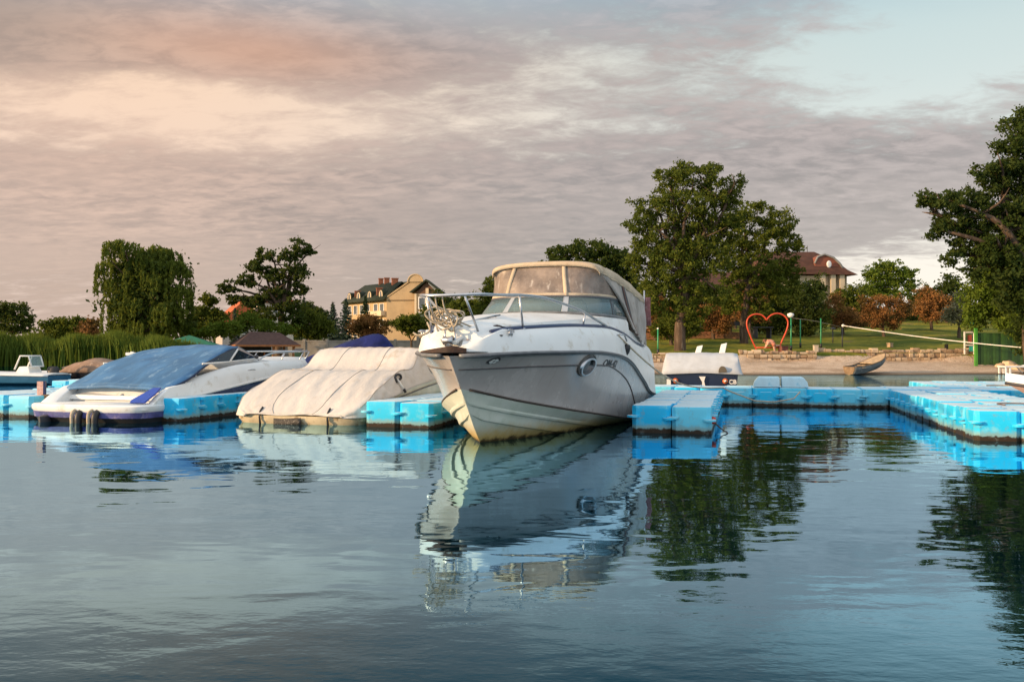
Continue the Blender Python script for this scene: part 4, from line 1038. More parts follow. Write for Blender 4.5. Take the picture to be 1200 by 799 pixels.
def blob_points(blobs, n, clump=.22, per=26, shell=.45, ragged=.12):
    """blobs (x,y,z,rx,ry,rz): leaves gathered in clumps, denser near the outside, with gaps between"""
    A = np.array([b_[3]*b_[5]+b_[4]*b_[5] for b_ in blobs]); A = A/A.sum(); out = []
    for b_, w_ in zip(blobs, A):
        k = max(3, int(n*w_/per))
        d = npr.normal(size=(k,3)); d /= np.linalg.norm(d, axis=1)[:,None]
        rr = npr.uniform(shell, 1.0, (k,1))**.7*(1+npr.normal(size=(k,1))*ragged)
        c = np.array(b_[:3])+d*rr*np.array(b_[3:])
        sz_ = clump*min(b_[3], b_[5])*npr.uniform(.5,1.5,(k,1))
        p = np.repeat(c, per, 0)+npr.normal(size=(k*per,3))*np.repeat(np.maximum(sz_, .12), per, 0)*np.array([1,1,.7])
        out.append(p)
    return np.concatenate(out)
def limbs(mb, base, r0, fork, tips, r=None):
    """tapered trunk from base to fork, then a limb to each tip"""
    base = Vector(base); fork = Vector(fork); rr = random.Random(int(abs(base.x*100))+3)
    j = lambda s: Vector((rr.uniform(-s,s), rr.uniform(-s,s), rr.uniform(-s,s)*.4))
    L = (fork-base).length
    mb.tube(cat([base-Vector((0,0,.3)), base, base.lerp(fork,.35)+j(.05*L), base.lerp(fork,.7)+j(.05*L), fork], 3), [r0*1.35]*2+[lerp(r0*1.2, r0*.7, i/11) for i in range(11)], 8)
    for tp_ in tips:
        tp_ = Vector(tp_); L = (tp_-fork).length
        mid = fork.lerp(tp_, .5)+Vector((0,0,.10*L))+j(.10*L)
        pts = cat([fork, fork.lerp(mid,.5)+j(.05*L), mid, mid.lerp(tp_,.6)+j(.06*L), tp_], 3)
        mb.tube(pts, [lerp(r0*.55, r0*.06, i/(len(pts)-1)) for i in range(len(pts))], 6)
        for q in range(2):
            a = pts[rr.randint(5,10)]; e = a+Vector((rr.uniform(-1,1), rr.uniform(-1,1), rr.uniform(.1,.9)))*L*.3
            mb.tube(cat([a, a.lerp(e,.5)+j(.05*L), e], 2), [r0*.2,r0*.16,r0*.12,r0*.08,r0*.03], 5)
L_ = {}
L_['green'] = leaf_mat('leaf_green', (.040,.066,.009), (.13,.15,.018), (.07,.095,.012))
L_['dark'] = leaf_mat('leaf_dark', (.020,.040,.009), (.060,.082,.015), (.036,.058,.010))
L_['light'] = leaf_mat('leaf_light', (.060,.105,.012), (.15,.20,.022), (.085,.14,.016))
L_['brown'] = leaf_mat('leaf_brown', (.17,.075,.025), (.34,.16,.055), (.12,.075,.022), .3)
L_['pale'] = leaf_mat('leaf_pale', (.16,.155,.085), (.26,.24,.15), (.09,.10,.04), .25)
L_['willow'] = leaf_mat('leaf_willow', (.055,.085,.012), (.15,.175,.024), (.085,.115,.016))
L_['spruce'] = leaf_mat('leaf_spruce', (.030,.060,.045), (.065,.105,.085), (.035,.060,.035), .1)
L_['fir'] = leaf_mat('leaf_fir', (.014,.034,.014), (.035,.062,.022), None, .1)
L_['reed'] = leaf_mat('leaf_reed', (.055,.095,.014), (.14,.19,.026), (.08,.13,.018), .4)

def tree(name, label, px, Y, blobs, leaf, n, lsize, trunk=(.0,.25,.4), group=None, cat_='tree', tip_every=1, shell=.45, clump=.22, extra=None, ragged=.12, per=26, ypx=None):
    """blobs given as (px, py, half width px, half height px[, depth offset m]) at distance Y; trunk = (dx m, radius, fork height share)"""
    X = WX(px, Y); gz = ground_z(X, Y)
    root = empty(name, (X, Y, gz), 0, label, cat_, group)
    B = []
    for q in blobs:
        p = W(q[0], q[1], Y); rx, rz_ = q[2]/F*Y, q[3]/F*Y
        ry = max(rx, rz_)*.9; dy = q[4] if len(q) > 4 else rnd.uniform(-.35,.35)*ry
        B.append((p.x-X, dy, p.z-gz, rx, ry, rz_))
    zmax = max(b_[2]+b_[5] for b_ in B); zmin = min(b_[2]-b_[5] for b_ in B)
    tb_ = MB()
    fork = (trunk[0], 0, max(.25, lerp(0, zmax, trunk[2])))
    tips = [(b_[0], b_[1], b_[2]+b_[5]*.35) for b_ in B[::tip_every]]
    limbs(tb_, (0,0,0), trunk[1], fork, tips)
    tb_.build('trunk', M['bark'], root, True)
    P = blob_points(B, n, clump, per, shell, ragged)
    P = P[P[:,2] > .05]
    leaf_obj('crown', P, lsize, L_[leaf], root)
    return root

# big pair of trees on the grass right of the boat
tree('broadleaf_tree', 'tallest dark green tree standing on the grass right of the cabin cruiser', 797, 48, [
    (812,212,30,16),(786,208,20,12),(842,222,26,15),(765,243,24,14),(800,240,34,20),(840,250,30,20),(750,262,16,10),(775,275,34,20),(815,280,34,24),(762,300,24,18),(792,312,34,22),(830,305,26,22),(745,312,13,13),(770,335,24,16),(808,338,22,14),(858,238,14,9),(852,272,18,14),(740,268,9,6),(868,212,8,6),(795,196,14,7),(830,200,16,7),(782,362,20,13),(815,368,20,12),(762,358,14,12),(838,345,16,14),(800,350,20,12)],
    'green', 46000, .078, (.35,.30,.40), shell=.5, clump=.14, per=48, ragged=.2)
tree('broadleaf_tree', 'loose crowned green tree just right of the tallest tree, before the brown house', 872, 53, [
    (890,250,24,14),(915,262,18,16),(868,258,18,14),(900,285,26,18),(925,290,13,14),(868,290,22,18),(885,315,28,18),(915,318,20,15),(858,320,18,16),(880,340,26,12),(858,356,18,12),(892,362,20,11),(915,345,16,14),(928,318,12,12)],
    'green', 25000, .082, (.2,.24,.42), shell=.5, clump=.14, per=44, ragged=.2)
# right-edge tree, huge
tree('broadleaf_tree', 'huge dark tree at the right edge with limbs reaching left', 1215, 41, [
    (1190,165,26,22),(1215,140,30,24),(1165,205,24,16),(1200,205,36,26),(1240,190,40,40),(1140,232,28,15),(1105,238,26,11),(1085,232,12,7),(1120,262,26,13),(1098,272,12,9),(1160,255,34,22),(1200,260,34,30),(1130,290,18,10),(1160,296,26,18),(1240,270,44,44),(1112,302,10,8),(1140,318,14,10),(1180,318,30,22),(1215,345,26,28),(1212,388,24,24),(1185,350,20,20)],
    'dark', 56000, .085, (-.3,.45,.35), shell=.4, clump=.14, per=44, ragged=.2)
tree('willow_bush', 'bright green drooping tree leaning over the green fence', 1178, 45.2, [
    (1170,300,26,24),(1190,330,30,30),(1155,325,20,24),(1148,352,18,20),(1170,362,24,20),(1200,370,22,26),(1142,375,12,12),(1215,320,20,40),(1168,386,18,9,-2.2),(1192,392,16,12,-2.2),(1150,381,9,7,-2.0),(1180,378,24,10,-2.2)],
    'light', 40000, .075, (.1,.2,.3), shell=.4, clump=.2)
# dark tree behind the canvas top
tree('broadleaf_tree', 'dark rounded tree rising behind the canvas top of the cruiser', 690, 78, [
    (660,298,20,9),(690,294,26,12),(718,304,20,12),(650,312,14,10),(690,318,34,14),(725,322,18,16),(700,340,40,16),(660,335,22,14),(740,340,14,16)],
    'dark', 15000, .17, (0,.3,.4), shell=.4)
# understory right of the boat
under = [
 ('ornamental_tree', 'rusty brown flowering tree nearest the cruiser canvas', 768, 56, [(765,365,12,14),(772,352,9,8),(762,380,9,10),(776,378,9,10)], 'brown', 3200, .09),
 ('shrub_tree', 'leafy green shrub tree behind the green pole by the cruiser', 787, 52, [(785,380,17,12),(800,372,14,12),(775,388,12,9),(797,390,14,8),(812,385,10,8)], 'green', 5200, .09),
 ('ornamental_tree', 'orange brown tree in leaf beneath the tallest tree', 786, 60, [(783,362,12,7),(792,358,8,5),(775,366,8,5)], 'brown', 1900, .10),
 ('ornamental_tree', 'reddish brown round-topped tree above the grey covered boat', 836, 56, [(832,362,14,8),(848,372,12,9),(822,372,11,9),(838,380,13,9),(850,384,8,7)], 'brown', 4400, .085),
 ('ornamental_tree', 'brown tree left of the red heart frame, under the loose green tree', 880, 60, [(875,358,16,9),(890,352,10,8),(865,368,11,9),(888,370,11,8)], 'brown', 3600, .095),
 ('shrub_tree', 'dark tree behind the red heart frame', 903, 62, [(900,360,18,14),(920,350,20,16),(905,335,16,12),(885,378,12,10),(918,378,18,12),(900,388,14,8)], 'dark', 7000, .12),
 ('shrub_tree', 'dark bushy tree behind the green poles', 948, 60, [(945,350,22,18),(935,335,16,10),(955,372,18,14),(930,375,14,12),(960,340,12,12),(945,388,14,8)], 'dark', 7000, .12),
 ('ornamental_tree', 'purplish brown tree with drooping crown below the brown house', 988, 62, [(986,366,13,9),(978,352,10,8),(996,372,8,8),(984,378,12,8),(968,364,9,10)], 'brown', 3600, .09),
 ('ornamental_tree', 'broad rusty brown tree in the middle of the lawn above the rowing boat', 1036, 60, [(1030,352,14,6),(1046,356,14,7),(1020,362,11,8),(1056,366,10,9),(1034,368,16,8),(1046,378,13,7),(1024,378,11,7),(1062,358,7,6),(1014,352,7,5),(1012,372,7,6)], 'brown', 6800, .085),
 ('broadleaf_tree', 'light green tree on the skyline right of the brown house', 1040, 92, [(1040,314,16,9),(1060,320,13,8),(1024,322,13,9),(1045,332,24,10),(1018,338,14,8),(1066,334,9,7),(1040,345,28,8)], 'light', 7500, .17),
 ('ornamental_tree', 'dark brown tree with pale tips left of the right edge trees', 1092, 66, [(1090,352,16,10),(1104,358,12,10),(1080,362,14,10),(1096,370,16,8),(1085,342,9,6)], 'brown', 4400, .10),
 ('shrub_tree', 'dark green tree behind the dark brown tree near the right edge', 1110, 78, [(1112,335,14,12),(1095,345,16,10),(1125,350,14,14),(1075,350,14,10),(1108,362,20,10)], 'dark', 5200, .15),
 ('ornamental_tree', 'pale silvery tree left of the white frame', 1124, 58, [(1122,362,12,10),(1132,372,10,9),(1114,370,9,8),(1126,350,9,8)], 'pale', 3000, .09),
 ('shrub_tree', 'mid green tree beside the porch of the brown house', 1003, 80, [(1003,348,14,14),(992,358,12,10),(1012,364,14,12),(985,345,9,8),(1003,378,16,9)], 'green', 4600, .15),
 ('shrub_tree', 'dark green clump beside the trunk of the tallest tree', 822, 64, [(822,345,16,14),(838,340,12,10),(808,352,12,12),(852,352,12,10),(826,365,18,10)], 'dark', 5000, .13),
 ('ornamental_tree', 'orange tinged bush in the row behind the brick wall, left of the white bench', 757, 63, [(752,372,12,10),(764,358,10,8),(748,385,12,8),(760,390,12,6)], 'brown', 3000, .10),
 ('shrub_tree', 'dark green bush standing right behind the brick wall middle', 818, 62, [(812,376,16,10),(826,386,14,8),(806,390,12,7),(832,372,10,8)], 'dark', 4200, .11),
 ('ornamental_tree', 'wide russet tree behind the heart frame and loose green tree', 862, 68, [(852,350,16,10),(872,344,16,9),(895,342,14,9),(862,362,14,10),(905,352,10,8)], 'brown', 5200, .10),
 ('shrub_tree', 'dark mass of shrubs behind the russet tree and low house', 872, 76, [(850,372,22,14),(880,372,24,14),(910,368,22,14),(930,372,18,14),(835,362,14,12)], 'dark', 8000, .13),
 ('shrub_tree', 'dark shrubs along the back of the lawn right of the brown house', 1022, 84, [(985,378,24,10),(1015,376,24,12),(1050,374,24,12),(1080,374,22,12),(1110,378,20,10)], 'dark', 8000, .14),
 ('ornamental_tree', 'low russet bush at the back of the lawn behind the rope knob', 1000, 72, [(996,372,12,9),(1008,378,12,8),(988,382,10,7)], 'brown', 3000, .10),
 ('shrub_tree', 'green tree behind the rusty tree nearest the cruiser canvas', 752, 70, [(750,352,16,14),(765,340,16,12),(742,368,14,12),(760,385,14,9)], 'green', 5000, .13),
]
for nm, lb, px, Y, bl, lf, n, sz_ in under:
    tree(nm, lb, px, Y, bl, lf, int(n*1.7), sz_*.70, (rnd.uniform(-.15,.15), .11 if Y < 70 else .16, .45), 'trees in the park', shell=.3, clump=.20, tip_every=2, ragged=.28)
# left bank
tree('broadleaf_tree', 'small dark round tree at the far left edge beyond the reeds', 16, 150, [(14,362,16,9),(28,372,11,8),(2,368,12,10),(18,380,18,9),(-12,372,14,14),(8,388,22,6)], 'dark', 6500, .24, (0,.3,.3), shell=.4)
tree('broadleaf_tree', 'tall ragged tree with open crown and bare twigs behind the gazebo', 328, 92, [
    (352,290,13,10),(340,300,14,9),(312,300,14,9),(300,312,16,9),(345,318,18,13),(318,322,18,10),(290,330,18,9),(268,338,13,8),(350,338,12,9),(325,342,22,10),(275,350,15,7),(300,352,22,9),(335,358,22,11),(310,370,26,10),(345,374,16,10),(360,296,8,7)],
    'dark', 15000, .16, (.1,.42,.42), shell=.2, clump=.17)
left = [
 ('shrub_tree', 'green tree between the willow and the orange roofed house', 240, 96, [(245,352,10,8),(238,366,14,10),(255,372,12,10),(245,384,18,8),(228,378,12,10)], 'green', 5200, .19),
 ('shrub_tree', 'light green bushes left of the gazebo roof', 225, 84, [(210,384,16,8),(232,390,18,7),(252,388,14,9),(192,388,12,7),(270,384,14,10)], 'light', 5600, .15),
 ('shrub_tree', 'light green bushes under the ragged tree', 300, 88, [(290,376,14,10),(310,382,16,9),(275,386,12,8),(330,386,14,8)], 'light', 4600, .15),
 ('shrub_tree', 'mid green tree right of the ragged tree trunk', 362, 95, [(358,372,14,12),(372,380,12,10),(350,386,14,9),(382,384,10,9),(366,392,18,6)], 'green', 5200, .17),
 ('shrub_tree', 'low dark tree on the skyline between ragged tree and spruces', 372, 120, [(370,368,12,8),(382,374,10,8),(360,362,8,8),(376,384,18,8)], 'dark', 4000, .22),
 ('ornamental_tree', 'brown leaved tree in front of the yellow hotel', 434, 98, [(432,376,16,7),(445,382,11,8),(420,384,11,8),(434,390,18,6)], 'brown', 5600, .14),
 ('shrub_tree', 'small round green tree right of the hotel gable, on a thin trunk', 482, 88, [(480,376,16,8),(468,380,11,6),(494,380,12,7),(483,386,16,6)], 'green', 4600, .14),
 ('broadleaf_tree', 'green tree beside the hotel seen through the bow rail', 516, 120, [(512,350,10,9),(524,358,14,10),(516,372,20,12),(505,366,12,10),(528,378,12,12),(515,390,20,10)], 'dark', 6500, .21),
 ('broadleaf_tree', 'low green tree seen over the foredeck of the cruiser', 547, 110, [(545,356,14,8),(556,360,14,9),(535,364,12,9),(548,374,24,12),(550,390,24,8)], 'green', 5600, .20),
 ('broadleaf_tree', 'pointed green tree just left of the canvas top', 574, 100, [(575,334,8,9),(572,346,12,9),(580,356,16,11),(566,360,12,9),(590,350,12,12),(578,375,20,12)], 'green', 6000, .18),
]
for nm, lb, px, Y, bl, lf, n, sz_ in left:
    tree(nm, lb, px, Y, bl, lf, int(n*1.4), sz_*.82, (0, .14, .4), 'trees on the left bank', shell=.3, clump=.22, tip_every=2, ragged=.18)

# weeping willow
def willow():
    Y = 82; px = 172; X = WX(px, Y); gz = ground_z(X, Y)
    root = empty('weeping_willow', (X, Y, gz), 0, 'large weeping willow behind the reeds on the left bank', 'tree', None)
    heads = [(152,294,20,8),(176,297,18,10),(170,316,26,14),(168,338,24,16),(185,300,18,11),(205,318,15,12),(130,316,16,9),(165,308,26,14),(122,336,11,10),(150,338,16,12),(185,336,20,14),(212,348,11,14),(165,360,24,14),(135,362,18,14),(200,368,16,14),(180,385,30,10),(142,385,24,8)]
    tips = []; pts = []
    for q in heads:
        p = W(q[0], q[1], Y); rx, rz_ = q[2]/F*Y, q[3]/F*Y; dy = rnd.uniform(-2.0,2.0)
        tips.append((p.x-X, dy, p.z-gz+rz_*.5))
        k = int(26*q[2]*q[3]/200)+12
        for _ in range(k):
            th = npr.uniform(0, 2*np.pi); ph = npr.uniform(.05, 1.25)
            s = np.array([p.x-X+rx*math.cos(th)*math.sin(ph), dy+rx*math.sin(th)*math.sin(ph), p.z-gz+rz_*math.cos(ph)])
            Ls = npr.uniform(.8, 2.6)*(.6+.6*math.sin(ph)); m_ = int(16*Ls)
            for c in range(2):
                tt = npr.uniform(0, 1, m_)[:,None]
                ox = npr.normal(size=2)*.13
                out_ = np.array([math.cos(th), math.sin(th), 0])*.3
                pts.append(s+np.array([ox[0], ox[1], 0])+out_*np.sqrt(tt)+np.array([0,0,-1])*tt*Ls+npr.normal(size=(m_,3))*.06)
    mb = MB(); limbs(mb, (0,0,0), .5, (.2,0,3.4), tips[::2]); mb.build('trunk', M['bark'], root, True)
    P = np.concatenate(pts); P = P[P[:,2] > .2]
    leaf_obj('crown', P, .20, L_['willow'], root, .32, .75)
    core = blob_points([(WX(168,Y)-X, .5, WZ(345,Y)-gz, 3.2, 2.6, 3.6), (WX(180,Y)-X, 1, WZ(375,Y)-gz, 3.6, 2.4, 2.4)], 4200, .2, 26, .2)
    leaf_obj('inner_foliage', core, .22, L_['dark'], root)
willow()

def conifer(name, label, px, top, Y, wpx, leaf, n, group=None):
    X = WX(px, Y); gz = ground_z(X, Y); H = WZ(top, Y)-gz; Rw = wpx/F*Y
    root = empty(name, (X, Y, gz), 0, label, 'conifer', group)
    MB().tube([(0,0,-.2),(0,0,H*.5),(0,0,H)], [.16,.1,.02], 8).build('trunk', M['bark'], root, True)
    nb = 90; out = []
    for i in range(nb):
        f = (i+.5)/nb; z = H*(.06+.92*f); L = Rw*(1-f)**.85*npr.uniform(.75,1.15)+.06; a = i*2.399+npr.uniform(-.2,.2)
        m_ = max(6, int(n/nb*2*(1-f)+4)); t = npr.uniform(.1,1,m_)[:,None]
        d = np.array([math.cos(a), math.sin(a), 0])
        p = d*t*L+np.array([0,0,1])*(z-.25*L*t+.12*L*t*t)+npr.normal(size=(m_,3))*np.array([.10,.10,.05])*(.5+.9*(1-t))*max(.4,Rw*.35)
        out.append(p)
    leaf_obj('crown', np.concatenate(out), .15*Y/100+.02, L_[leaf], root, .35)
for a in (('spruce_tree','blue grey spruce left of the hotel, leftmost of the spruces',390,353,104,17,'spruce',3600,'spruces by the hotel'),
          ('spruce_tree','wide dark spruce standing before the left end of the hotel',405,349,100,19,'spruce',4200,'spruces by the hotel'),
          ('fir_tree','dark fir covering the middle windows of the hotel',428,345,112,12,'fir',3200,'spruces by the hotel'),
          ('fir_tree','dark pointed fir right of the ragged tree, behind the gazebo',356,347,112,15,'fir',3200,'spruces by the hotel'),
          ('spruce_tree','small blue spruce in front of the orange roofed house',275,360,100,8,'spruce',1800,'spruces by the hotel')): conifer(*a)

# reeds along the left bank
def reeds():
    n = 46000
    x = npr.uniform(-56, -22.5, n); y0 = np.array([shore(v) for v in x])
    dpt = npr.uniform(-.8, 6, n)*npr.uniform(.3,1,n); y = y0+dpt
    k = np.clip((-22.5-x)/2.5, 0, 1)                                   # lower towards the gazebo
    h = (1.0+1.0*k)*npr.uniform(.75,1.12,n)*(1+.10*np.sin(x*.8)+.08*np.sin(x*2.1+y)); h = np.maximum(.4,h)
    z = np.array([max(-.1, ground_z(a, b_)) for a, b_ in zip(x, y)])
    th = npr.uniform(0, np.pi, n); w_ = npr.uniform(.018,.04,n)
    lean = npr.normal(size=(n,2))*.085
    V = np.empty((n,5,3)); cx, sx = np.cos(th)*w_, np.sin(th)*w_
    V[:,0] = np.stack([x-cx, y-sx, z], 1); V[:,1] = np.stack([x+cx, y+sx, z], 1)
    mx_, my_ = x+lean[:,0]*h*.4, y+lean[:,1]*h*.4
    V[:,2] = np.stack([mx_+cx*1.3, my_+sx*1.3, z+h*.6], 1); V[:,4] = np.stack([mx_-cx*1.3, my_-sx*1.3, z+h*.6], 1)
    V[:,3] = np.stack([x+lean[:,0]*h*1.3, y+lean[:,1]*h*1.3, z+h], 1)
    me = bpy.data.meshes.new('reeds'); me.vertices.add(n*5); me.vertices.foreach_set('co', V.reshape(-1))
    me.loops.add(n*5); me.loops.foreach_set('vertex_index', np.arange(n*5, dtype=np.int32)); me.polygons.add(n); me.polygons.foreach_set('loop_start', np.arange(0,n*5,5,dtype=np.int32)); me.update(calc_edges=True)
    me.materials.append(L_['reed']); o = bpy.data.objects.new('reeds', me); COL.objects.link(o)
    tag(o, 'dense green reed bed along the left bank', 'reeds', kind='stuff')
    xs_ = npr.uniform(-56,-22.5,9000); ys_ = np.array([shore(v) for v in xs_])+npr.uniform(1,7,9000)
    kk = np.clip((-22.5-xs_)/2.5, 0, 1)
    zs_ = .3+(.8+.9*kk)*npr.uniform(0,1,9000)
    o = leaf_obj('marsh_plants', np.stack([xs_,ys_,zs_],1), .13, L_['reed']); tag(o, 'leafy marsh plants tangled among the reeds', 'plants', kind='stuff')
reeds()
# far woods that close the horizon
B = []
for i in range(150):
    x = -150+i*2.3+rnd.uniform(-1,1); y = rnd.uniform(175, 215); z0 = ground_z(x, y)
    hh_ = rnd.uniform(2.0,4.2) if x < -20 else rnd.uniform(3,5)
    B.append((x, y, z0+hh_*.5, rnd.uniform(2,4), 3, hh_*.8))
o = leaf_obj('far_woods', blob_points(B, 52000, .25, 22, .2), .34, L_['dark']); tag(o, 'far belt of trees along the skyline', 'woods', kind='stuff')
# low skyline trees between the far left tree and the willow
for i, (px, top, w_, lf, lb) in enumerate(((62,374,14,'green','low bushy tree on the skyline right of the far left tree'),(84,371,16,'green','spreading low tree on the skyline midway to the willow'),(104,374,12,'brown','brownish low tree on the skyline just left of the willow'))):
    tree('skyline_tree', lb, px, 135, [(px-w_*.4,top+7,w_*.6,6),(px+w_*.4,top+6,w_*.6,7),(px,top+14,w_,8),(px+2,top+22,w_*1.2,7)], lf, 3600, .22, (0,.15,.4), 'low trees on the skyline', shell=.2, clump=.3)
# ------------------------------------------------------------------ buildings and park things
M['roof_green'] = mat('green_brown_shingle', (.030,.040,.026), .85, 0, .3, 2, (.055,.05,.032), .4, 8, .2)
M['yellow_wall'] = mat('yellow_render', (.46,.335,.19), .9, 0, .16, .6)
M['cream_wall'] = mat('cream_render', (.62,.50,.34), .9, 0, .10, .6)
M['brick'] = mat('chimney_brick', (.30,.11,.055), .9, 0, .3, 3)
M['pane'] = mat('window_pane', (.10,.12,.14), .08, 0, .3, 1)
M['roof_brown'] = mat('brown_roof', (.095,.042,.026), .8, 0, .35, 1.5, (.06,.03,.02), .3, 8, .2)
M['roof_orange'] = mat('orange_tile', (.50,.13,.05), .8, 0, .3, 2, (.3,.08,.04), .3, 8, .2)

# --- yellow hotel with the green roof; local x right along the gable, y away
Yh = 150
hx, hz = WX(453, Yh), ground_z(WX(453, Yh), Yh)
ht = empty('hotel', (hx, Yh, 0), -R(6), 'yellow multi-storey hotel with a dark green roof and stepped gable', 'hotel')
eave, ridge, wd = WZ(350, Yh), WZ(327, Yh), 10.3
bz = hz-.5
gx0, gx1 = 0, wd; gm = 5.35
MB().prism([(gx0,0,bz),(gx1,0,bz),(gx1,0,eave),(gm,0,ridge+.1),(gx0,0,eave)], (0,9,0)).build('gable_wing', M['yellow_wall'], ht)
tp_ = MB(); pr = []
for a in range(13): pr.append((gm-.15+1.35*math.cos(math.pi*a/12), -.25, ridge-.55+1.25*math.sin(math.pi*a/12)))
tp_.prism(pr[::1], (0,.5,0)); tp_.build('gable_crest', M['yellow_wall'], ht)
ce_ = MB(); ce_.tube([(x, -.27, z+.06) for x, y, z in pr], .12, 6)
for sg in (-1,):
    e = gx0-.25 if sg < 0 else gx1+.25
    a = gm+sg*1.1
    ce_.prism([(e,-.06,eave-.05),(a,-.06,ridge-.45),(a,-.06,ridge-.15),(e,-.06,eave+.25)], (0,.5,0))
ce_.build('gable_coping', M['yellow_wall'], ht)
# band at eave level, porch bay with its own green gablet and glazing
MB().box((gm-1.6, -.03, eave-.3),(7,.08,.16)).build('band', mat('dark_band', (.12,.08,.04), .8), ht)
MB().box((7.5,-.9,(bz+WZ(345,Yh))/2),(3.6,1.8,WZ(345,Yh)-bz)).build('bay', M['yellow_wall'], ht)
g0 = WZ(345,Yh); g1 = WZ(331,Yh)
rb2 = MB()
rb2.prism([(4.9,-2.4,g0+.1),(7.5,-2.4,g1),(7.5,-2.4,g1+.35),(4.55,-2.4,g0+.2)], (0,3,0)); rb2.prism([(10.1,-2.4,g0+.1),(7.5,-2.4,g1),(7.5,-2.4,g1+.35),(10.45,-2.4,g0+.2)], (0,3,0))
rb2.build('bay_roof', M['roof_green'], ht)
MB().prism([(5.6,-1.83,g0),(9.4,-1.83,g0),(7.5,-1.83,g1-.1)], (0,.1,0)).build('bay_gable', mat('dark_timber', (.12,.06,.03), .8), ht)
def window(parent, x, y, z, w_, h_, rz=0, nx=2, fr=.14, mt=None):
    f = MB(); mz = Matrix.Rotation(rz, 3, 'Z'); o_ = Vector((x,y,z))
    P = lambda a, b_, c: o_+mz@Vector((a,b_,c))
    f.box(P(-w_/2,-.04,0),(fr,.12,h_),rz).box(P(w_/2,-.04,0),(fr,.12,h_),rz).box(P(0,-.04,h_/2-fr/2),(w_-fr-.01,.12,fr),rz).box(P(0,-.04,-h_/2+fr/2),(w_-fr-.01,.12,fr),rz)
    for i in range(1,nx): f.box(P(-w_/2+w_*i/nx,-.04,0),(fr*.8,.11,h_-2*fr-.01),rz)
    fo = f.build('window', mt or M['white_paint'], parent); MB().box(P(0,.0,0),(w_-fr,.06,h_-fr),rz).build('pane', M['pane'], fo)
for z0, z1 in ((WZ(363,Yh),WZ(349,Yh)),(WZ(378,Yh),WZ(366,Yh)),(WZ(392,Yh),WZ(381,Yh))):
    window(ht, 6.75, -1.86, (z0+z1)/2, 1.2, z1-z0, 0, 1, .18); window(ht, 8.5, -1.86, (z0+z1)/2, 1.2, z1-z0, 0, 1, .18)
MB().box((7.65,-1.95,(bz+g1-1.2)/2),(.5,.25,g1-1.2-bz)).build('bay_column', M['cream_wall'], ht)
MB().box((5.6,-1.9,(bz+g0)/2),(.35,.2,g0-bz)).build('corner_pilaster', M['cream_wall'], ht)
# long wing running back to the left: facade seen at a slant
wing = empty('hotel_wing_frame', (0,0,0)); bpy.data.objects.remove(wing)
LA = R(138); lx, ly = math.cos(LA), math.sin(LA)         # direction of the long facade in local xy
Lw = 13.5
def fac(s, o_, z): return (lx*s-ly*o_*-1*0+(-ly)*(-o_)*0 + lx*0 + (-.0), 0, z)
nxv = Vector((lx, ly, 0)); ov = Vector((-ly, lx, 0))     # ov points away from camera? choose the side facing us
if ov.y > 0: ov = -ov
def Q(s, o_, z): p = nxv*s+ov*o_; return (p.x, p.y+.3, z)
MB().prism([Q(0,-.0,bz),Q(Lw,0,bz),Q(Lw,-10,bz),Q(.0,-10,bz)], (0,0,eave-bz)).build('long_wing', M['yellow_wall'], ht)
rf2 = MB(); rf2.loft([[Q(-.3,.9,eave-.3), Q(Lw+.6,.9,eave-.3)], [Q(-.3,.3,eave+.35), Q(Lw+.3,.3,eave+.35)], [Q(0,-3.2,ridge-.3), Q(Lw-1.2,-3.2,ridge-.3)], [Q(0,-7.5,eave), Q(Lw+.6,-7.5,eave)]], close=False)
rf2.prism([Q(Lw+.6,.9,eave-.3),Q(Lw+.3,.3,eave+.35),Q(Lw-1.2,-3.2,ridge-.3),Q(Lw+.6,-7.5,eave)], (.02,0,0)); rf2.build('roof', M['roof_green'], ht, 25, 0, 0, .2)
# roof behind the gable crest
MB().loft([[(gm-7.6,1,eave-.1),(gm-7.6,10,eave-.1)],[(gm-.2,.4,ridge-.15),(gm-.2,10,ridge-.15)],[(gx1+.4,.4,eave-.2),(gx1+.4,10,eave-.2)]], close=False).build('roof', M['roof_green'], ht, False, 0, 0, .2)
rz_f = math.atan2(ly, lx)+math.pi
for s in (1.6, 5.3, 9.0, 12.2):
    d0 = Q(s,.25,0); da = MB(); N = 10; pr = []
    for a in range(N+1): pr.append((.75*math.cos(math.pi*a/N), .55+.95*math.sin(math.pi*a/N)))
    pts = [nxv*x for x, z in pr]
    prof = [Vector((d0[0],d0[1],eave+.2))+nxv*x+Vector((0,0,z)) for x, z in [(.75,0)]+pr+[(-.75,0)]]
    da.prism(prof, -ov*2.6); dm_ = da.build('dormer', M['roof_green'], ht)
    inn = [Vector((d0[0],d0[1],eave+.3))+ov*.04+nxv*x*.72+Vector((0,0,z*.85)) for x, z in [(.75,.1)]+pr+[(-.75,.1)]]
    MB().prism(inn, -ov*.06).build('dormer_face', M['cream_wall'], dm_)
    inn = [Vector((d0[0],d0[1],eave+.35))+ov*.07+nxv*x*.38+Vector((0,0,z*.75)) for x, z in [(.75,.2)]+pr+[(-.75,.2)]]
    MB().prism(inn, -ov*.05).build('pane', M['pane'], dm_)
for s, o_, z, w_ in ((3.4,-.6,eave+1.2,1.0),(10.7,-.6,eave+1.0,1.0),(7.0,-3.3,ridge-.2,.8),(5.2,-3.4,ridge-.2,.9),(2.0,-3.0,ridge-.5,1.1)):
    p = Q(s,o_,z); MB().box(p,(w_,w_*.8,1.7),R(20)).box((p[0],p[1],p[2]+.9),(w_*1.15,w_*.95,.18),R(20)).build('chimney', M['brick'], ht)
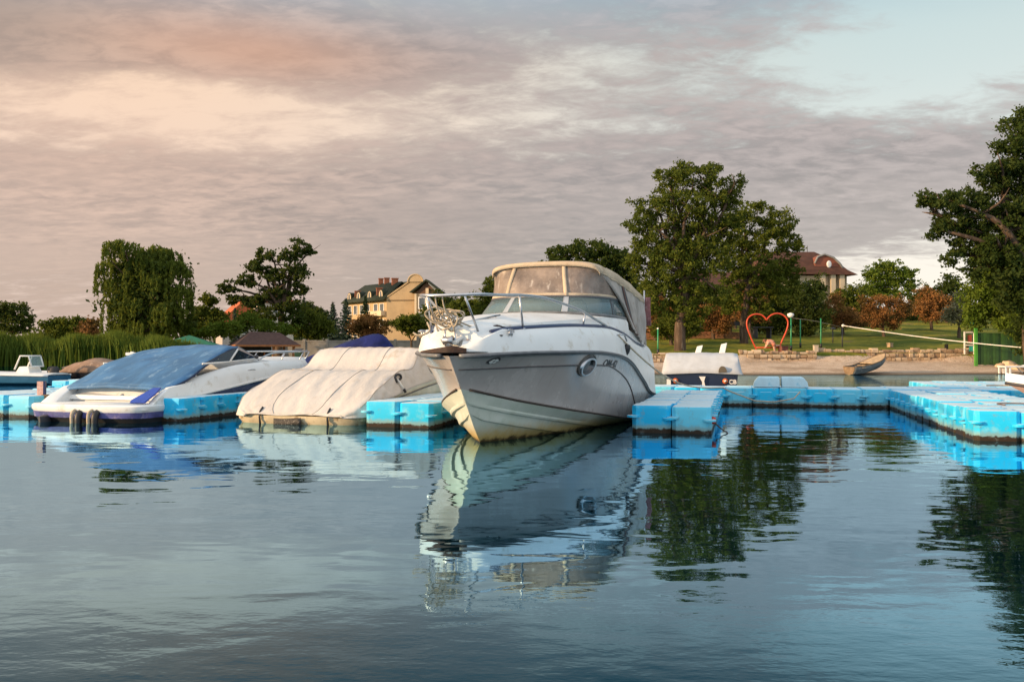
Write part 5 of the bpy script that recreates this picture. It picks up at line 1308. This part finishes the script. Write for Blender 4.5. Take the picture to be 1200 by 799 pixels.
for s in (1.6,3.6,6.2,8.2,10.4,12.4):
    for k, zc_ in enumerate((eave-1.6, eave-4.4, eave-7.0)):
        if zc_ < bz+1: continue
        p = Q(s,.06,zc_); window(ht, p[0], p[1], p[2], 1.25, 1.7, rz_f-math.pi if True else 0, 3, .13)
for zc_ in (eave-3.0, eave-5.7): # balconies
    a = [Q(.4,.0,zc_),Q(4.6,.0,zc_),Q(4.6,1.0,zc_),Q(.4,1.0,zc_)]; MB().prism(a, (0,0,.9)).build('balcony', M['cream_wall'], ht)
# rear block whose domed dormer shows above the long wing
MB().prism([Q(6,-8,bz),Q(16,-8,bz),Q(16,-14,bz),Q(6,-14,bz)], (0,0,eave-bz+.5)).build('rear_block', M['yellow_wall'], ht)
MB().loft([[Q(5.5,-7.5,eave+.4),Q(16.6,-7.5,eave+.4)],[Q(7.5,-10.5,ridge+.6),Q(14.5,-10.5,ridge+.6)],[Q(5.5,-14,eave+.4),Q(16.6,-14,eave+.4)]], close=False).build('roof', M['roof_green'], ht, False, 0, 0, .2)

# --- brown roofed house on the right
Yg = 92
bh = empty('house', (WX(955,Yg), Yg, 0), R(10), 'cream house with a big brown mansard roof and clock-like round window', 'house')
gz = ground_z(WX(955,Yg), Yg); ev = WZ(322,Yg)
x0, x1 = 0, 3.6
MB().box((-1.2,4.0,(gz+ev)/2-.2),(5.6,8,ev-gz+.2)).build('wall', M['cream_wall'], bh)
for x in (.35, 1.55, 2.6): MB().box((x+.3,-.35,(gz+ev)/2),(.55,.5,ev-gz)).build('column', M['cream_wall'], bh)
MB().box((3.0,4.5,(gz+ev)/2),(2.8,7,ev-gz)).build('wall', M['cream_wall'], bh)
zt = WZ(292,Yg)
A_ = [(-5.8,-.9,ev),(4.6,-.9,ev),(4.6,9,ev),(-5.8,9,ev)]
B_ = [(-5.4,-.5,ev+.55),(3.6,-.5,ev+.55),(3.6,8.5,ev+.55),(-5.4,8.5,ev+.55)]
C_ = [(-4.8,.6,ev+1.6),(2.9,.6,ev+1.6),(2.9,7.6,ev+1.6),(-4.8,7.6,ev+1.6)]
D_ = [(-3.9,2.2,zt-.1),(1.2,2.2,zt),(1.2,5.6,zt),(-3.9,5.6,zt-.1)]
MB().loft([A_,B_,C_,D_]).build('roof', M['roof_brown'], bh, False, 0, 0, .0)
# half-round gable on the front slope with the round window
gp = [(-.1,-.2,ev+.5),(3.3,-.2,ev+.5),(2.9,-.1,ev+1.2),(2.2,0,ev+1.85),(1.2,.1,ev+2.2),(.4,.1,ev+1.9),(.0,.0,ev+1.2)]
MB().prism(gp, (0,1.6,.1)).build('gable', mat('terracotta_gable', (.20,.06,.03), .8, 0, .2), bh)
MB().tube([(x, y-.05, z+.04) for x, y, z in gp[1:]], .12, 6).build('gable_trim', mat('grey_trim', (.20,.20,.19), .7), bh, True)
o = MB().lathe([(0,0),(.27,0),(.27,.10),(.2,.12),(0,.12)], 20).build('round_window', M['white_paint'], bh, True); o.location = (1.55,-.20,ev+1.15); o.rotation_euler = (R(90),0,0); o.scale = (1,1.4,1)
MB().bar((.6,2.6,zt-.1),(.6,2.6,zt+.7),.04).build('finial', M['dark'], bh)
for z in (ev-1.3, ev-3.4):
    for x in (-2.9,-.9): window(bh, x, -.04, z, .9, 1.2, 0, 2, .1)
# --- lower house seen through the tall trees
lh = empty('house', (WX(852,86), 86, 0), R(4), 'low cream house with a dark brown roof hidden among the tall trees', 'house')
gz = ground_z(WX(852,86),86); ev = WZ(336,86)
MB().box((0,3,(gz+ev)/2),(7,6,ev-gz)).build('wall', mat('pinkish_wall', (.45,.30,.22), .9), lh)
MB().loft([[(-4.2,-.7,ev),(4.2,-.7,ev),(4.2,7,ev),(-4.2,7,ev)],[(-2.4,2.4,ev+1.7),(2.4,2.4,ev+1.7),(2.4,3.6,ev+1.7),(-2.4,3.6,ev+1.7)]]).build('roof', M['roof_brown'], lh)
for x in (-2,0,2): window(lh, x, -.04, ev-1.5, 1.0, 1.2, 0, 2, .1)
# --- orange roofed house behind the ragged tree
oh = empty('house', (WX(285,128), 128, 0), R(28), 'house with bright orange tiled roofs half hidden behind the ragged tree', 'house')
gz = ground_z(WX(285,128),128)
e0, e1 = WZ(376,128), WZ(352,128)
MB().box((0,3,(gz+e0)/2),(6,6,e0-gz)).build('wall', mat('grey_wall', (.42,.38,.36), .9), oh)
MB().prism([(-3.5,-.6,e0-.2),(0,-.6,e1),(3.5,-.6,e0-.2)], (0,7.5,0)).build('roof', M['roof_orange'], oh)
MB().box((5.5,5,(gz+e1)/2),(5,6,e1-gz)).build('wall', mat('white_wall', (.6,.56,.5), .9), oh)
MB().prism([(2.6,1.6,e1-.1),(5.5,1.6,WZ(337,128)),(8.4,1.6,e1-.1)], (0,7,0)).build('roof', M['roof_orange'], oh)
window(oh, -.2, -.04, e0-1.4, 1.3, 1.3, 0, 2, .12); window(oh, 5.5, 1.96, e1-1.2, 1.3, 1.3, 0, 2, .12)

# --- gazebo
Yz = 80; gx = WX(281,Yz); gzz = ground_z(gx,Yz)
ga = empty('gazebo', (gx, Yz, gzz), R(30), 'open wooden gazebo with dark hipped shingle roof and orange posts', 'gazebo')
ev = WZ(404,Yz)-gzz; tz_ = WZ(388,Yz)-gzz
GW, GD = 7.0, 5.0                      # near corner at local (0,0): +x right-back, +y left-back
def gpt(x, y, z): return (x, y, z)
ga.rotation_euler = (0,0,R(26))
M['orange_wood'] = mat('orange_wood', (.36,.13,.035), .6, 0, .3, 4, (.22,.08,.03))
MB().loft([[(-.4,-.4,ev),(GW-1.4,-.4,ev),(GW-1.4,GD+.2,ev),(-.4,GD+.2,ev)],[(1.3,1.8,tz_),(GW-3.0,1.8,tz_-.05),(GW-3.0,GD-1.9,tz_-.05),(1.3,GD-1.9,tz_)]]).build('roof', mat('dark_shingle', (.065,.042,.04), .9, 0, .3, 3, (.09,.06,.055), .4, 10, .2), ga)
fb_ = MB(); fb_.box((GW/2-.9,-.42,ev-.08),(GW-1.0,.06,.18)).box((-.42,GD/2-.1,ev-.08),(.06,GD+.6,.18)); fb_.build('fascia', M['orange_wood'], ga)
for x, y in ((0,0),(GW-2.0,0),(GW-3.9,0),(0,GD-.3),(GW-2.0,GD-.3)):
    MB().box((x,y,ev/2),(.22,.22,ev)).build('post', M['orange_wood'], ga)
MB().box((GW/2-1.5,2.4,.04),(GW-1,GD,.08)).build('floor_slab', M['concrete'], ga)
MB().box((1.6,GD-.6,ev*.5),(4.2,.1,ev*.98)).build('back_panel', M['dark'], ga)
tbm = MB().box((1.8,1.6,.75),(1.8,.8,.06)).box((1.1,1.6,.37),(.1,.7,.72)).box((2.5,1.6,.37),(.1,.7,.72)); tb_o = tbm.build('picnic_table', M['orange_wood'], None); tb_o.matrix_world = Matrix.Translation((gx,Yz,gzz+.08)) @ Matrix.Rotation(R(26),4,'Z'); tag(tb_o, 'wooden table standing inside the gazebo', 'table')
# --- concrete boundary wall in panels
cw0 = empty('boundary_wall', (WX(330,92), 92, 0), 0, 'grey concrete boundary wall with posts behind the left boats', 'wall')
for i in range(12):
    xa = i*2.45; p0 = WX(330,92)+xa; zb = ground_z(p0,92)-.1; hh_ = WZ(400,92)+(.25 if i > 5 else 0)+(.35 if i in (3,) else 0)*0
    MB().box((xa+1.22,0,(zb+hh_)/2),(2.22,.14,hh_-zb)).box((xa+1.22,0,hh_+.06),(2.24,.24,.12)).build('panel', M['concrete'], cw0)
    MB().box((xa,0,(zb+hh_+.25)/2),(.30,.3,hh_+.25-zb)).build('post', M['concrete'], cw0, False, .02)
# wheelie bin
bn = empty('waste_bin', (WX(350,78), 78, ground_z(WX(350,78),78)), 0, 'dark green waste bin on the grass right of the gazebo', 'bin')
MB().loft([[(-.25,-.3,.08),(.25,-.3,.08),(.25,.3,.08),(-.25,.3,.08)],[(-.33,-.4,1.0),(.33,-.4,1.0),(.33,.4,1.0),(-.33,.4,1.0)]]).build('body', mat('bin_green', (.015,.06,.035), .5), bn, False, .02)
MB().prism([(-.36,-.44,1.0),(.36,-.44,1.0),(.36,.42,1.1),(-.36,.42,1.1)], (0,0,.06)).build('lid', M['dark'], bn, False, .01)
# green net canopy over the reeds
nc = empty('shade_canopy', (WX(222,74), 74, ground_z(WX(222,74),74)), R(10), 'green net canopy tent behind the reeds left of the gazebo', 'canopy')
zc0 = WZ(404,74)-nc.location.z; zc1 = WZ(393,74)-nc.location.z
MB().loft([[(-2.4,-1.5,zc0),(2.4,-1.5,zc0),(2.4,1.5,zc0),(-2.4,1.5,zc0)],[(-.05,-.05,zc1),(.05,-.05,zc1),(.05,.05,zc1),(-.05,.05,zc1)]], cap=False).build('net_roof', mat('green_net', (.01,.14,.07), .8, 0, .3, 4), nc, False, 0, 0, .02)
for x in (-2.3,2.3):
    for y in (-1.4,1.4): MB().bar((x,y,-.1),(x,y,zc0),.04).build('pole', M['green_paint'], nc)

# --- beach retaining wall of rough stone
def stone_wall(label, xa, xb, Yw, zt, zb, rows=3, group='rough stone walls'):
    root = empty('stone_wall', (xa, Yw, 0), 0, label, 'wall', group)
    rr = random.Random(int(xa*10)); mb = MB()
    for r_ in range(rows):
        z0, z1 = lerp(zb, zt, r_/rows), lerp(zb, zt, (r_+1)/rows); x = 0
        while x < xb-xa:
            w_ = rr.uniform(.16,.45); x2 = min(x+w_, xb-xa); d = rr.uniform(-.06,.06); e = .012
            t_ = z1+(rr.uniform(-.10,.05) if r_ == rows-1 else 0)
            mb.loft([[(x+e,d-.16,z0+e),(x2-e,d-.16,z0+e),(x2-e,.22,z0+e),(x+e,.22,z0+e)],[(x+e+rr.uniform(0,.03),d-.19,(z0+t_)/2),(x2-e,d-.19+rr.uniform(-.03,.03),(z0+t_)/2),(x2-e,.22,(z0+t_)/2),(x+e,.22,(z0+t_)/2)],[(x+e,d-.13,t_-e),(x2-e,d-.13,t_-e),(x2-e,.22,t_-e),(x+e,.22,t_-e)]])
            x = x2
    mb.build('stonework', M['stone'], root)
    return root
m, nt, b = new_mat('rough_stone')
ri = nd(nt, 'ShaderNodeNewGeometry').outputs['Random Per Island']; tc = nd(nt, 'ShaderNodeTexCoord').outputs['Object']
c = mix_(nt, ri, (.26,.17,.10), (.52,.41,.28)); c = mix_(nt, ramp_(nt, noise_(nt, tc, 3, 6, .65), .55, .7), c, (.15,.10,.065))
nt.links.new(c, b.inputs['Base Color']); b.inputs['Roughness'].default_value = .9; M['stone'] = m
stone_wall('rough stone retaining wall on the beach below the heart frame', WX(866,45.9), WX(956,45.9), 45.9, 1.12, .48)
stone_wall('rough stone retaining wall on the beach behind the rowing boat', WX(957,46.8), WX(1142,46.8), 46.8, 1.22, .5, 3)
stone_wall('short rough stone wall on the beach left of the grey covered boat', WX(755,45.9), WX(790,45.9), 45.9, 1.04, .48)
bw = empty('brick_wall', (WX(740,56.5), 56.5, 0), 0, 'low reddish brick wall under the trees behind the grey covered boat', 'wall')
mb = MB(); rr = random.Random(4); Lb = WX(873,56.5)-WX(740,56.5)
for r_ in range(5):
    x = -.1*(r_ % 2)
    while x < Lb:
        z = ground_z(WX(740,56.5)+x,56.5)+.02+r_*.09; mb.box((x+.12,rr.uniform(-.015,.015),z+.04),(.23,.2,.08)); x += .25
mb.build('brickwork', mat('old_brick', (.34,.15,.075), .9, 0, .4, 4, (.42,.26,.15)), bw)

# --- red heart frame
Yq = 46.6
def HP(x, y): return W(860+x/10, 350+y/10, Yq)
gq = ground_z(HP(380,0).x, Yq); o0 = Vector((HP(395,0).x, Yq, gq))
he = empty('heart_frame', o0, 0, 'large orange-red heart shaped metal frame on the grass', 'sculpture')
HP2 = lambda x, y: HP(x, y)-o0
heart_l = [(285,660),(270,610),(248,560),(215,490),(185,415),(160,345),(152,290),(160,245),(185,210),(225,188),(275,180),(325,190),(362,218),(385,250)]
heart_r = [(385,250),(405,222),(440,192),(490,174),(545,176),(595,202),(625,240),(636,285),(628,340),(605,405),(575,470),(550,530),(530,590),(520,640)]
HM = mat('heart_red', (.55,.055,.012), .45, 0, .2, 6, (.5,.12,.03))
MB().tube(cat([HP2(*p) for p in heart_l], 3), .043, 8).build('heart_half', HM, he, True)
MB().tube(cat([HP2(*p) for p in heart_r], 3), .043, 8).build('heart_half', HM, he, True)
MB().bar(HP2(250,572), HP2(545,572), .038).build('crossbar', HM, he, True)
# --- person leaning on the heart's bar, one leg stretched back
def person():
    Yp = Yq-.08
    P = lambda x, y, d=0: W(860+x/10, 350+y/10, Yp)+Vector((0,d,0))
    j = {'pelvis':P(455,522),'waist':P(430,508),'chest':P(400,510),'neck':P(376,508),'head':P(366,503),'headt':P(358,500),
         'shl':P(395,515,-.13),'ell':P(382,545,-.12),'hal':P(362,572,-.10),'shr':P(395,515,.13),'elr':P(385,545,.12),'har':P(368,572,.10),
         'hipl':P(460,530,-.08),'knl':P(470,590,-.08),'anl':P(476,642,-.08),'tol':P(466,652,-.08),
         'hipr':P(462,532,.08),'knr':P(500,552,.08),'anr':P(545,545,.08),'tor':P(556,552,.08)}
    rad = {'pelvis':.13,'waist':.12,'chest':.14,'neck':.055,'head':.085,'headt':.075,'shl':.06,'shr':.06,'ell':.042,'elr':.042,'hal':.035,'har':.035,'hipl':.085,'hipr':.085,'knl':.058,'knr':.058,'anl':.04,'anr':.04,'tol':.035,'tor':.035}
    E = [('pelvis','waist'),('waist','chest'),('chest','neck'),('neck','head'),('head','headt'),('chest','shl'),('shl','ell'),('ell','hal'),('chest','shr'),('shr','elr'),('elr','har'),('pelvis','hipl'),('hipl','knl'),('knl','anl'),('anl','tol'),('pelvis','hipr'),('hipr','knr'),('knr','anr'),('anr','tor')]
    base = Vector((j['anl'].x, Yp, gq)); k = list(j)
    me = bpy.data.meshes.new('person'); me.from_pydata([j[q]-base for q in k], [(k.index(a), k.index(b_)) for a, b_ in E], [])
    o = bpy.data.objects.new('person', me); COL.objects.link(o); o.location = base
    me.materials.append(mat('skin', (.55,.33,.22), .6))
    sk = o.modifiers.new('skin', 'SKIN'); o.modifiers.new('sub', 'SUBSURF').levels = 1; o.modifiers['sub'].render_levels = 1
    for i, q in enumerate(k):
        me.skin_vertices[0].data[i].radius = (rad[q], rad[q]); me.skin_vertices[0].data[i].use_root = (q == 'pelvis')
    tag(o, 'person in a salmon top bending forward onto the heart frame bar, one leg stretched back', 'person')
    # clothing: a loose top and shorts over trunk and hips, and hair
    tp2 = MB().tube(cat([j[q]-base for q in ('neck','chest','waist','pelvis')], 4), [.075,.11,.145,.158,.16,.155,.15,.148,.145,.148,.15,.15,.13], 12)
    tp2.build('top', mat('salmon_cloth', (.62,.26,.17), .8), o, True)
    sh_ = MB()
    for h_, kn in (('hipl','knl'),('hipr','knr')): a, c = j[h_]-base, j[kn]-base; sh_.tube([(j['pelvis']-base), a, a.lerp(c,.45)], [.12,.105,.09], 10)
    sh_.build('shorts', mat('shorts', (.55,.20,.12), .8), o, True)
    MB().lathe([(.0,-.07),(.08,-.05),(.105,.0),(.09,.06),(.0,.10)], 12, tuple(j['headt']-base+Vector((.01,0,.03)))).build('hair', mat('hair', (.20,.08,.04), .8), o, True)
    # faces and hands, tiny at this distance
    hd = j['headt']-base
    MB().lathe([(0,-.02),(.016,-.01),(.012,.02),(0,.03)], 8, (hd.x-.085, hd.y, hd.z-.03)).build('nose', mat('skin2', (.5,.29,.2), .6), o, True)
    for d in (-.03,.03): MB().lathe([(0,-.008),(.009,0),(0,.008)], 8, (hd.x-.07, hd.y+d, hd.z)).build('eye', M['black'], o, True)
    for q in ('hal','har'):
        h0 = j[q]-base; fm = MB()
        for f in range(4): fm.tube([h0+Vector((0,-.03+.02*f,0)), h0+Vector((-.05-.01*(f in (1,2)),-.03+.02*f,.0)), h0+Vector((-.065,-.03+.02*f,-.045))], [.011,.010,.008], 6)
        fm.tube([h0+Vector((.01,-.04,0)), h0+Vector((-.02,-.06,-.02)), h0+Vector((-.03,-.06,-.05))], [.012,.011,.008], 6)
        fm.build('fingers', bpy.data.materials['skin'], o, True)
person()
# brown box and pale stones beside the frame
def crate(name, label, px, py, Y, w_, h_, mt, cat_, rz=0):
    p = W(px, py, Y); g_ = ground_z(p.x, Y); root = empty(name, (p.x, Y, g_), rz, label, cat_)
    MB().box((0,0,h_/2),(w_,w_*.8,h_)).build('body', mt, root, False, .03); MB().box((0,0,h_+.02),(w_*1.06,w_*.86,.05)).build('lid', mt, root, False, .01); return root
crate('storage_box', 'reddish brown box on the grass at the right foot of the heart frame', 918, 415, 46.5, .42, .30, mat('red_brown_box', (.18,.06,.04), .8, 0, .3), 'box', .3)
crate('stone_block', 'pale square stone block at the end of the stone wall by the heart', 956, 414, 46.6, .26, .34, mat('pale_stone', (.5,.42,.32), .9), 'stone')
crate('wooden_crate', 'small pale wooden crate standing alone on the lawn', 1043, 404, 51, .30, .22, mat('pale_wood', (.55,.38,.22), .8, 0, .3), 'crate', .5)
# green poles, one of them a lamp
def pole(label, px, top, Y, r, cap=None, group='thin green poles'):
    X = WX(px, Y); g_ = ground_z(X, Y); H = WZ(top, Y)-g_
    root = empty('green_pole', (X, Y, g_), 0, label, 'pole', group)
    MB().bar((0,0,-.2),(0,0,H), r).build('shaft', M['green_paint'], root, True)
    MB().lathe([(r*1.8,0),(r*1.8,.28),(r,.30)], 10).build('foot', M['black'], root, True)
    if cap: MB().lathe([(0,-.04),(.05,-.03),(.06,.02),(0,.05)], 10, (0,0,H)).build('cap', M['white_paint'], root, True)
    return root, H
pole('green pole with a white tip standing by the beach near the cruiser', 771, 385, 46.9, .040, True)
lp_, H = pole('green lamp post with a white mushroom head right of the heart', 927, 371, 47.5, .038)
MB().lathe([(.0,.22),(.16,.17),(.19,.08),(.12,-.02),(.05,-.06),(0,-.06)], 16, (-.02,0,H)).build('lamp_head', M['white_paint'], lp_, True)
pole('thin green pole second in the row right of the heart', 938, 374, 50, .034)
pole('thin green pole farthest right in the row, before the purplish tree', 962, 373, 49, .034)
ln = MB().tube([W(927,372,47.5)+Vector((0,0,-.03)), W(945,374.5,49), W(962,377.5,49), W(985,383,50)], .012, 5).build('slack_line', M['rope'], None, True); tag(ln, 'thin slack cord strung between the green poles', 'cord')
# mushroom-topped dark bollard lamp under the purplish tree
p = W(976,402,54); gb2 = ground_z(p.x,54); rt_ = empty('garden_lamp', (p.x,54,gb2), 0, 'small dark garden lamp beneath the purplish brown tree', 'lamp')
MB().bar((0,0,0),(0,0,.85),.035).build('stem', M['dark'], rt_, True); MB().lathe([(0,.18),(.16,.08),(.17,0),(0,-.02)], 14, (0,0,.85)).build('lamp_shade', M['dark'], rt_, True)
# white rope with its post
a, e = W(988,381.5,50), W(1235,410.5,40)
rp = MB().tube([a.lerp(e, i/16)+Vector((0,0,-.12*math.sin(math.pi*i/16))) for i in range(17)], .024, 6)
rp.lathe([(0,-.09),(.08,-.05),(.09,.03),(0,.09)], 10, tuple(a)); tag(rp.build('white_rope', mat('white_rope', (.75,.72,.66), .7), None, True), 'taut white rope slanting across the lawn to the right edge', 'rope')
gpz = ground_z(a.x, 50.1); tp3 = MB().bar((a.x,50.12,gpz-.2),(a.x,50.12,a.z+.05),.04).build('rope_post', M['dark'], None, True); tag(tp3, 'dark slim post holding the far end of the white rope', 'post')
# green board fence and its bright end post
Yf = 43.6; fx0 = WX(1142,Yf)
fe = empty('green_fence', (fx0, Yf, 0), 0, 'green vertical board fence under the drooping tree at right', 'fence')
GF = [mat('fence_green_%d' % i, c_, .6, 0, .3, 3, (.05,.10,.02)) for i, c_ in enumerate(((.032,.095,.02),(.022,.07,.014),(.04,.115,.02)))]
for k in range(17):
    x = .22+k*.155; zb = ground_z(fx0+x,Yf)+.02+rnd.uniform(0,.05); MB().box((x,rnd.uniform(-.015,.015),(zb+2.0)/2+.0),(.145,.03,2.0-zb)).build('board', GF[k % 3], fe)
for z in (.9,1.7): MB().box((1.5,.06,z),(2.8,.05,.09)).build('rail', GF[1], fe)
zb = ground_z(fx0,Yf); MB().box((.06,-.02,(zb+2.25)/2),(.15,.12,2.25-zb)).build('end_post', mat('bright_green', (.07,.28,.03), .5, 0, .2), fe, False, .01)
# white tube frame (changing stand), bench, sun lounger, rocks
fxp = W(1136,403,46.5); g_ = ground_z(fxp.x,46.5)
wf_ = empty('white_stand', (fxp.x,46.5,g_), 0, 'white square tube stand with turquoise and red things left of the green fence', 'stand')
f = MB()
for x in (-.26,.26): f.box((x,0,.62),(.07,.07,1.24))
for z in (.50,1.2): f.box((0,0,z),(.46,.06,.07))
f.build('frame', M['white_paint'], wf_, False, .01)
MB().box((.12,.05,.34),(.2,.05,.36)).build('panel', mat('turquoise', (.03,.38,.33), .5), wf_); MB().box((.05,.06,.85),(.22,.04,.42)).build('red_cloth', mat('dull_red', (.34,.08,.05), .8), wf_)
sgn = empty('turquoise_sign', (WX(1139,47.2), 47.2, ground_z(WX(1139,47.2),47.2)), 0, 'turquoise round-topped board above the white stand', 'board')
MB().bar((0,0,0),(0,0,1.5),.03).build('post', M['dark'], sgn); MB().prism([(-.16,-.03,1.35)]+[(.16*math.cos(math.pi-math.pi*i/8),-.03,1.65+.16*math.sin(math.pi*i/8)) for i in range(9)]+[(.16,-.03,1.35)], (0,.03,0)).build('board', mat('turquoise2', (.01,.26,.20), .5), sgn)
bx = W(1122,412,47.6); g_ = ground_z(bx.x,47.6); bn2 = empty('park_bench', (bx.x,47.6,g_), 0, 'low green bench with thin dark legs behind the stone wall', 'bench')
MB().box((0,0,.42),(1.5,.35,.06)).build('seat', mat('bench_green', (.10,.16,.05), .7), bn2)
for x in (-.62,.62): MB().box((x,0,.20),(.06,.3,.40)).build('leg', M['black'], bn2)
lx_, ly_ = WX(1188,39.8), 39.8; g_ = ground_z(lx_, ly_)
sl_ = empty('sun_lounger', (lx_,ly_,g_), R(4), 'white plastic sun lounger on the sand at the right edge', 'sun lounger')
MB().prism([(-.62,-.3,.36),(.5,-.3,.36),(.95,-.3,.50),(.95,-.3,.45),(.5,-.3,.30),(-.62,-.3,.30)], (0,.6,0)).build('bed', M['white_paint'], sl_, False, .01)
for x in (-.55,-.35): MB().box((x,-.24,.15),(.08,.06,.30)).box((x,.24,.15),(.08,.06,.30)).build('leg', M['white_paint'], sl_, False, .01)
for y in (-.26,.26): MB().bar((.28,y,.33),(.62,y,0),.025).build('leg', M['white_paint'], sl_)
for k, (px, py, Y, r, lb) in enumerate(((1182,412,43,.34,'brown weathered log stump on the sand by the green fence'),(1192,417,41.6,.26,'tan rock lying behind the sun lounger'),(1172,414,43.0,.22,'small orange brown rock at the foot of the green fence'))):
    p = W(px,py,Y); g_ = ground_z(p.x,Y); mb = MB(); r3 = random.Random(k)
    mb.lathe([(0,-.1),(r*.95,-.05),(r,r*.3),(r*.7,r*.75),(0,r*.9)], 9); mb.v = [(x*(1+r3.uniform(-.2,.2)), y*(1+r3.uniform(-.2,.2)), z*(1+r3.uniform(-.15,.15))) for x, y, z in mb.v]
    o = mb.build('beach_rock', M['stone'], None, 40); o.location = (p.x,Y,g_); tag(o, lb, 'rock')
# white bench, picnic tables, small things in the park shade
def bench(label, px, Y, mt, w_=1.6):
    X = WX(px,Y); g_ = ground_z(X,Y); r = empty('park_bench', (X,Y,g_), rnd.uniform(-.2,.2), label, 'bench', 'benches under the trees')
    MB().box((0,0,.45),(w_,.4,.05)).build('seat', mt, r); MB().box((0,.22,.72),(w_,.05,.3)).build('backrest', mt, r)
    for x in (-w_*.4,w_*.4): MB().box((x,0,.21),(.07,.36,.42)).build('leg', mt, r)
bench('long white bench under the trees right of the cruiser', 768, 62, M['white_paint'], 2.2)
bench('dark bench in the shade under the tallest tree', 808, 60, M['dark'], 1.8)
bench('dark bench in the shade left of the heart frame', 866, 62, M['dark'], 1.6)
def table(label, px, Y, mt):
    X = WX(px,Y); g_ = ground_z(X,Y); r = empty('picnic_table', (X,Y,g_), .2, label, 'table')
    MB().box((0,0,.74),(1.3,.8,.06)).build('tabletop', mt, r)
    for x in (-.5,.5): MB().box((x,0,.36),(.08,.6,.72)).build('leg', mt, r)
table('bare wooden picnic table beneath the reddish brown tree', 846, 60, M['wood']); table('dark picnic table seen through the red heart frame', 893, 58, M['dark'])
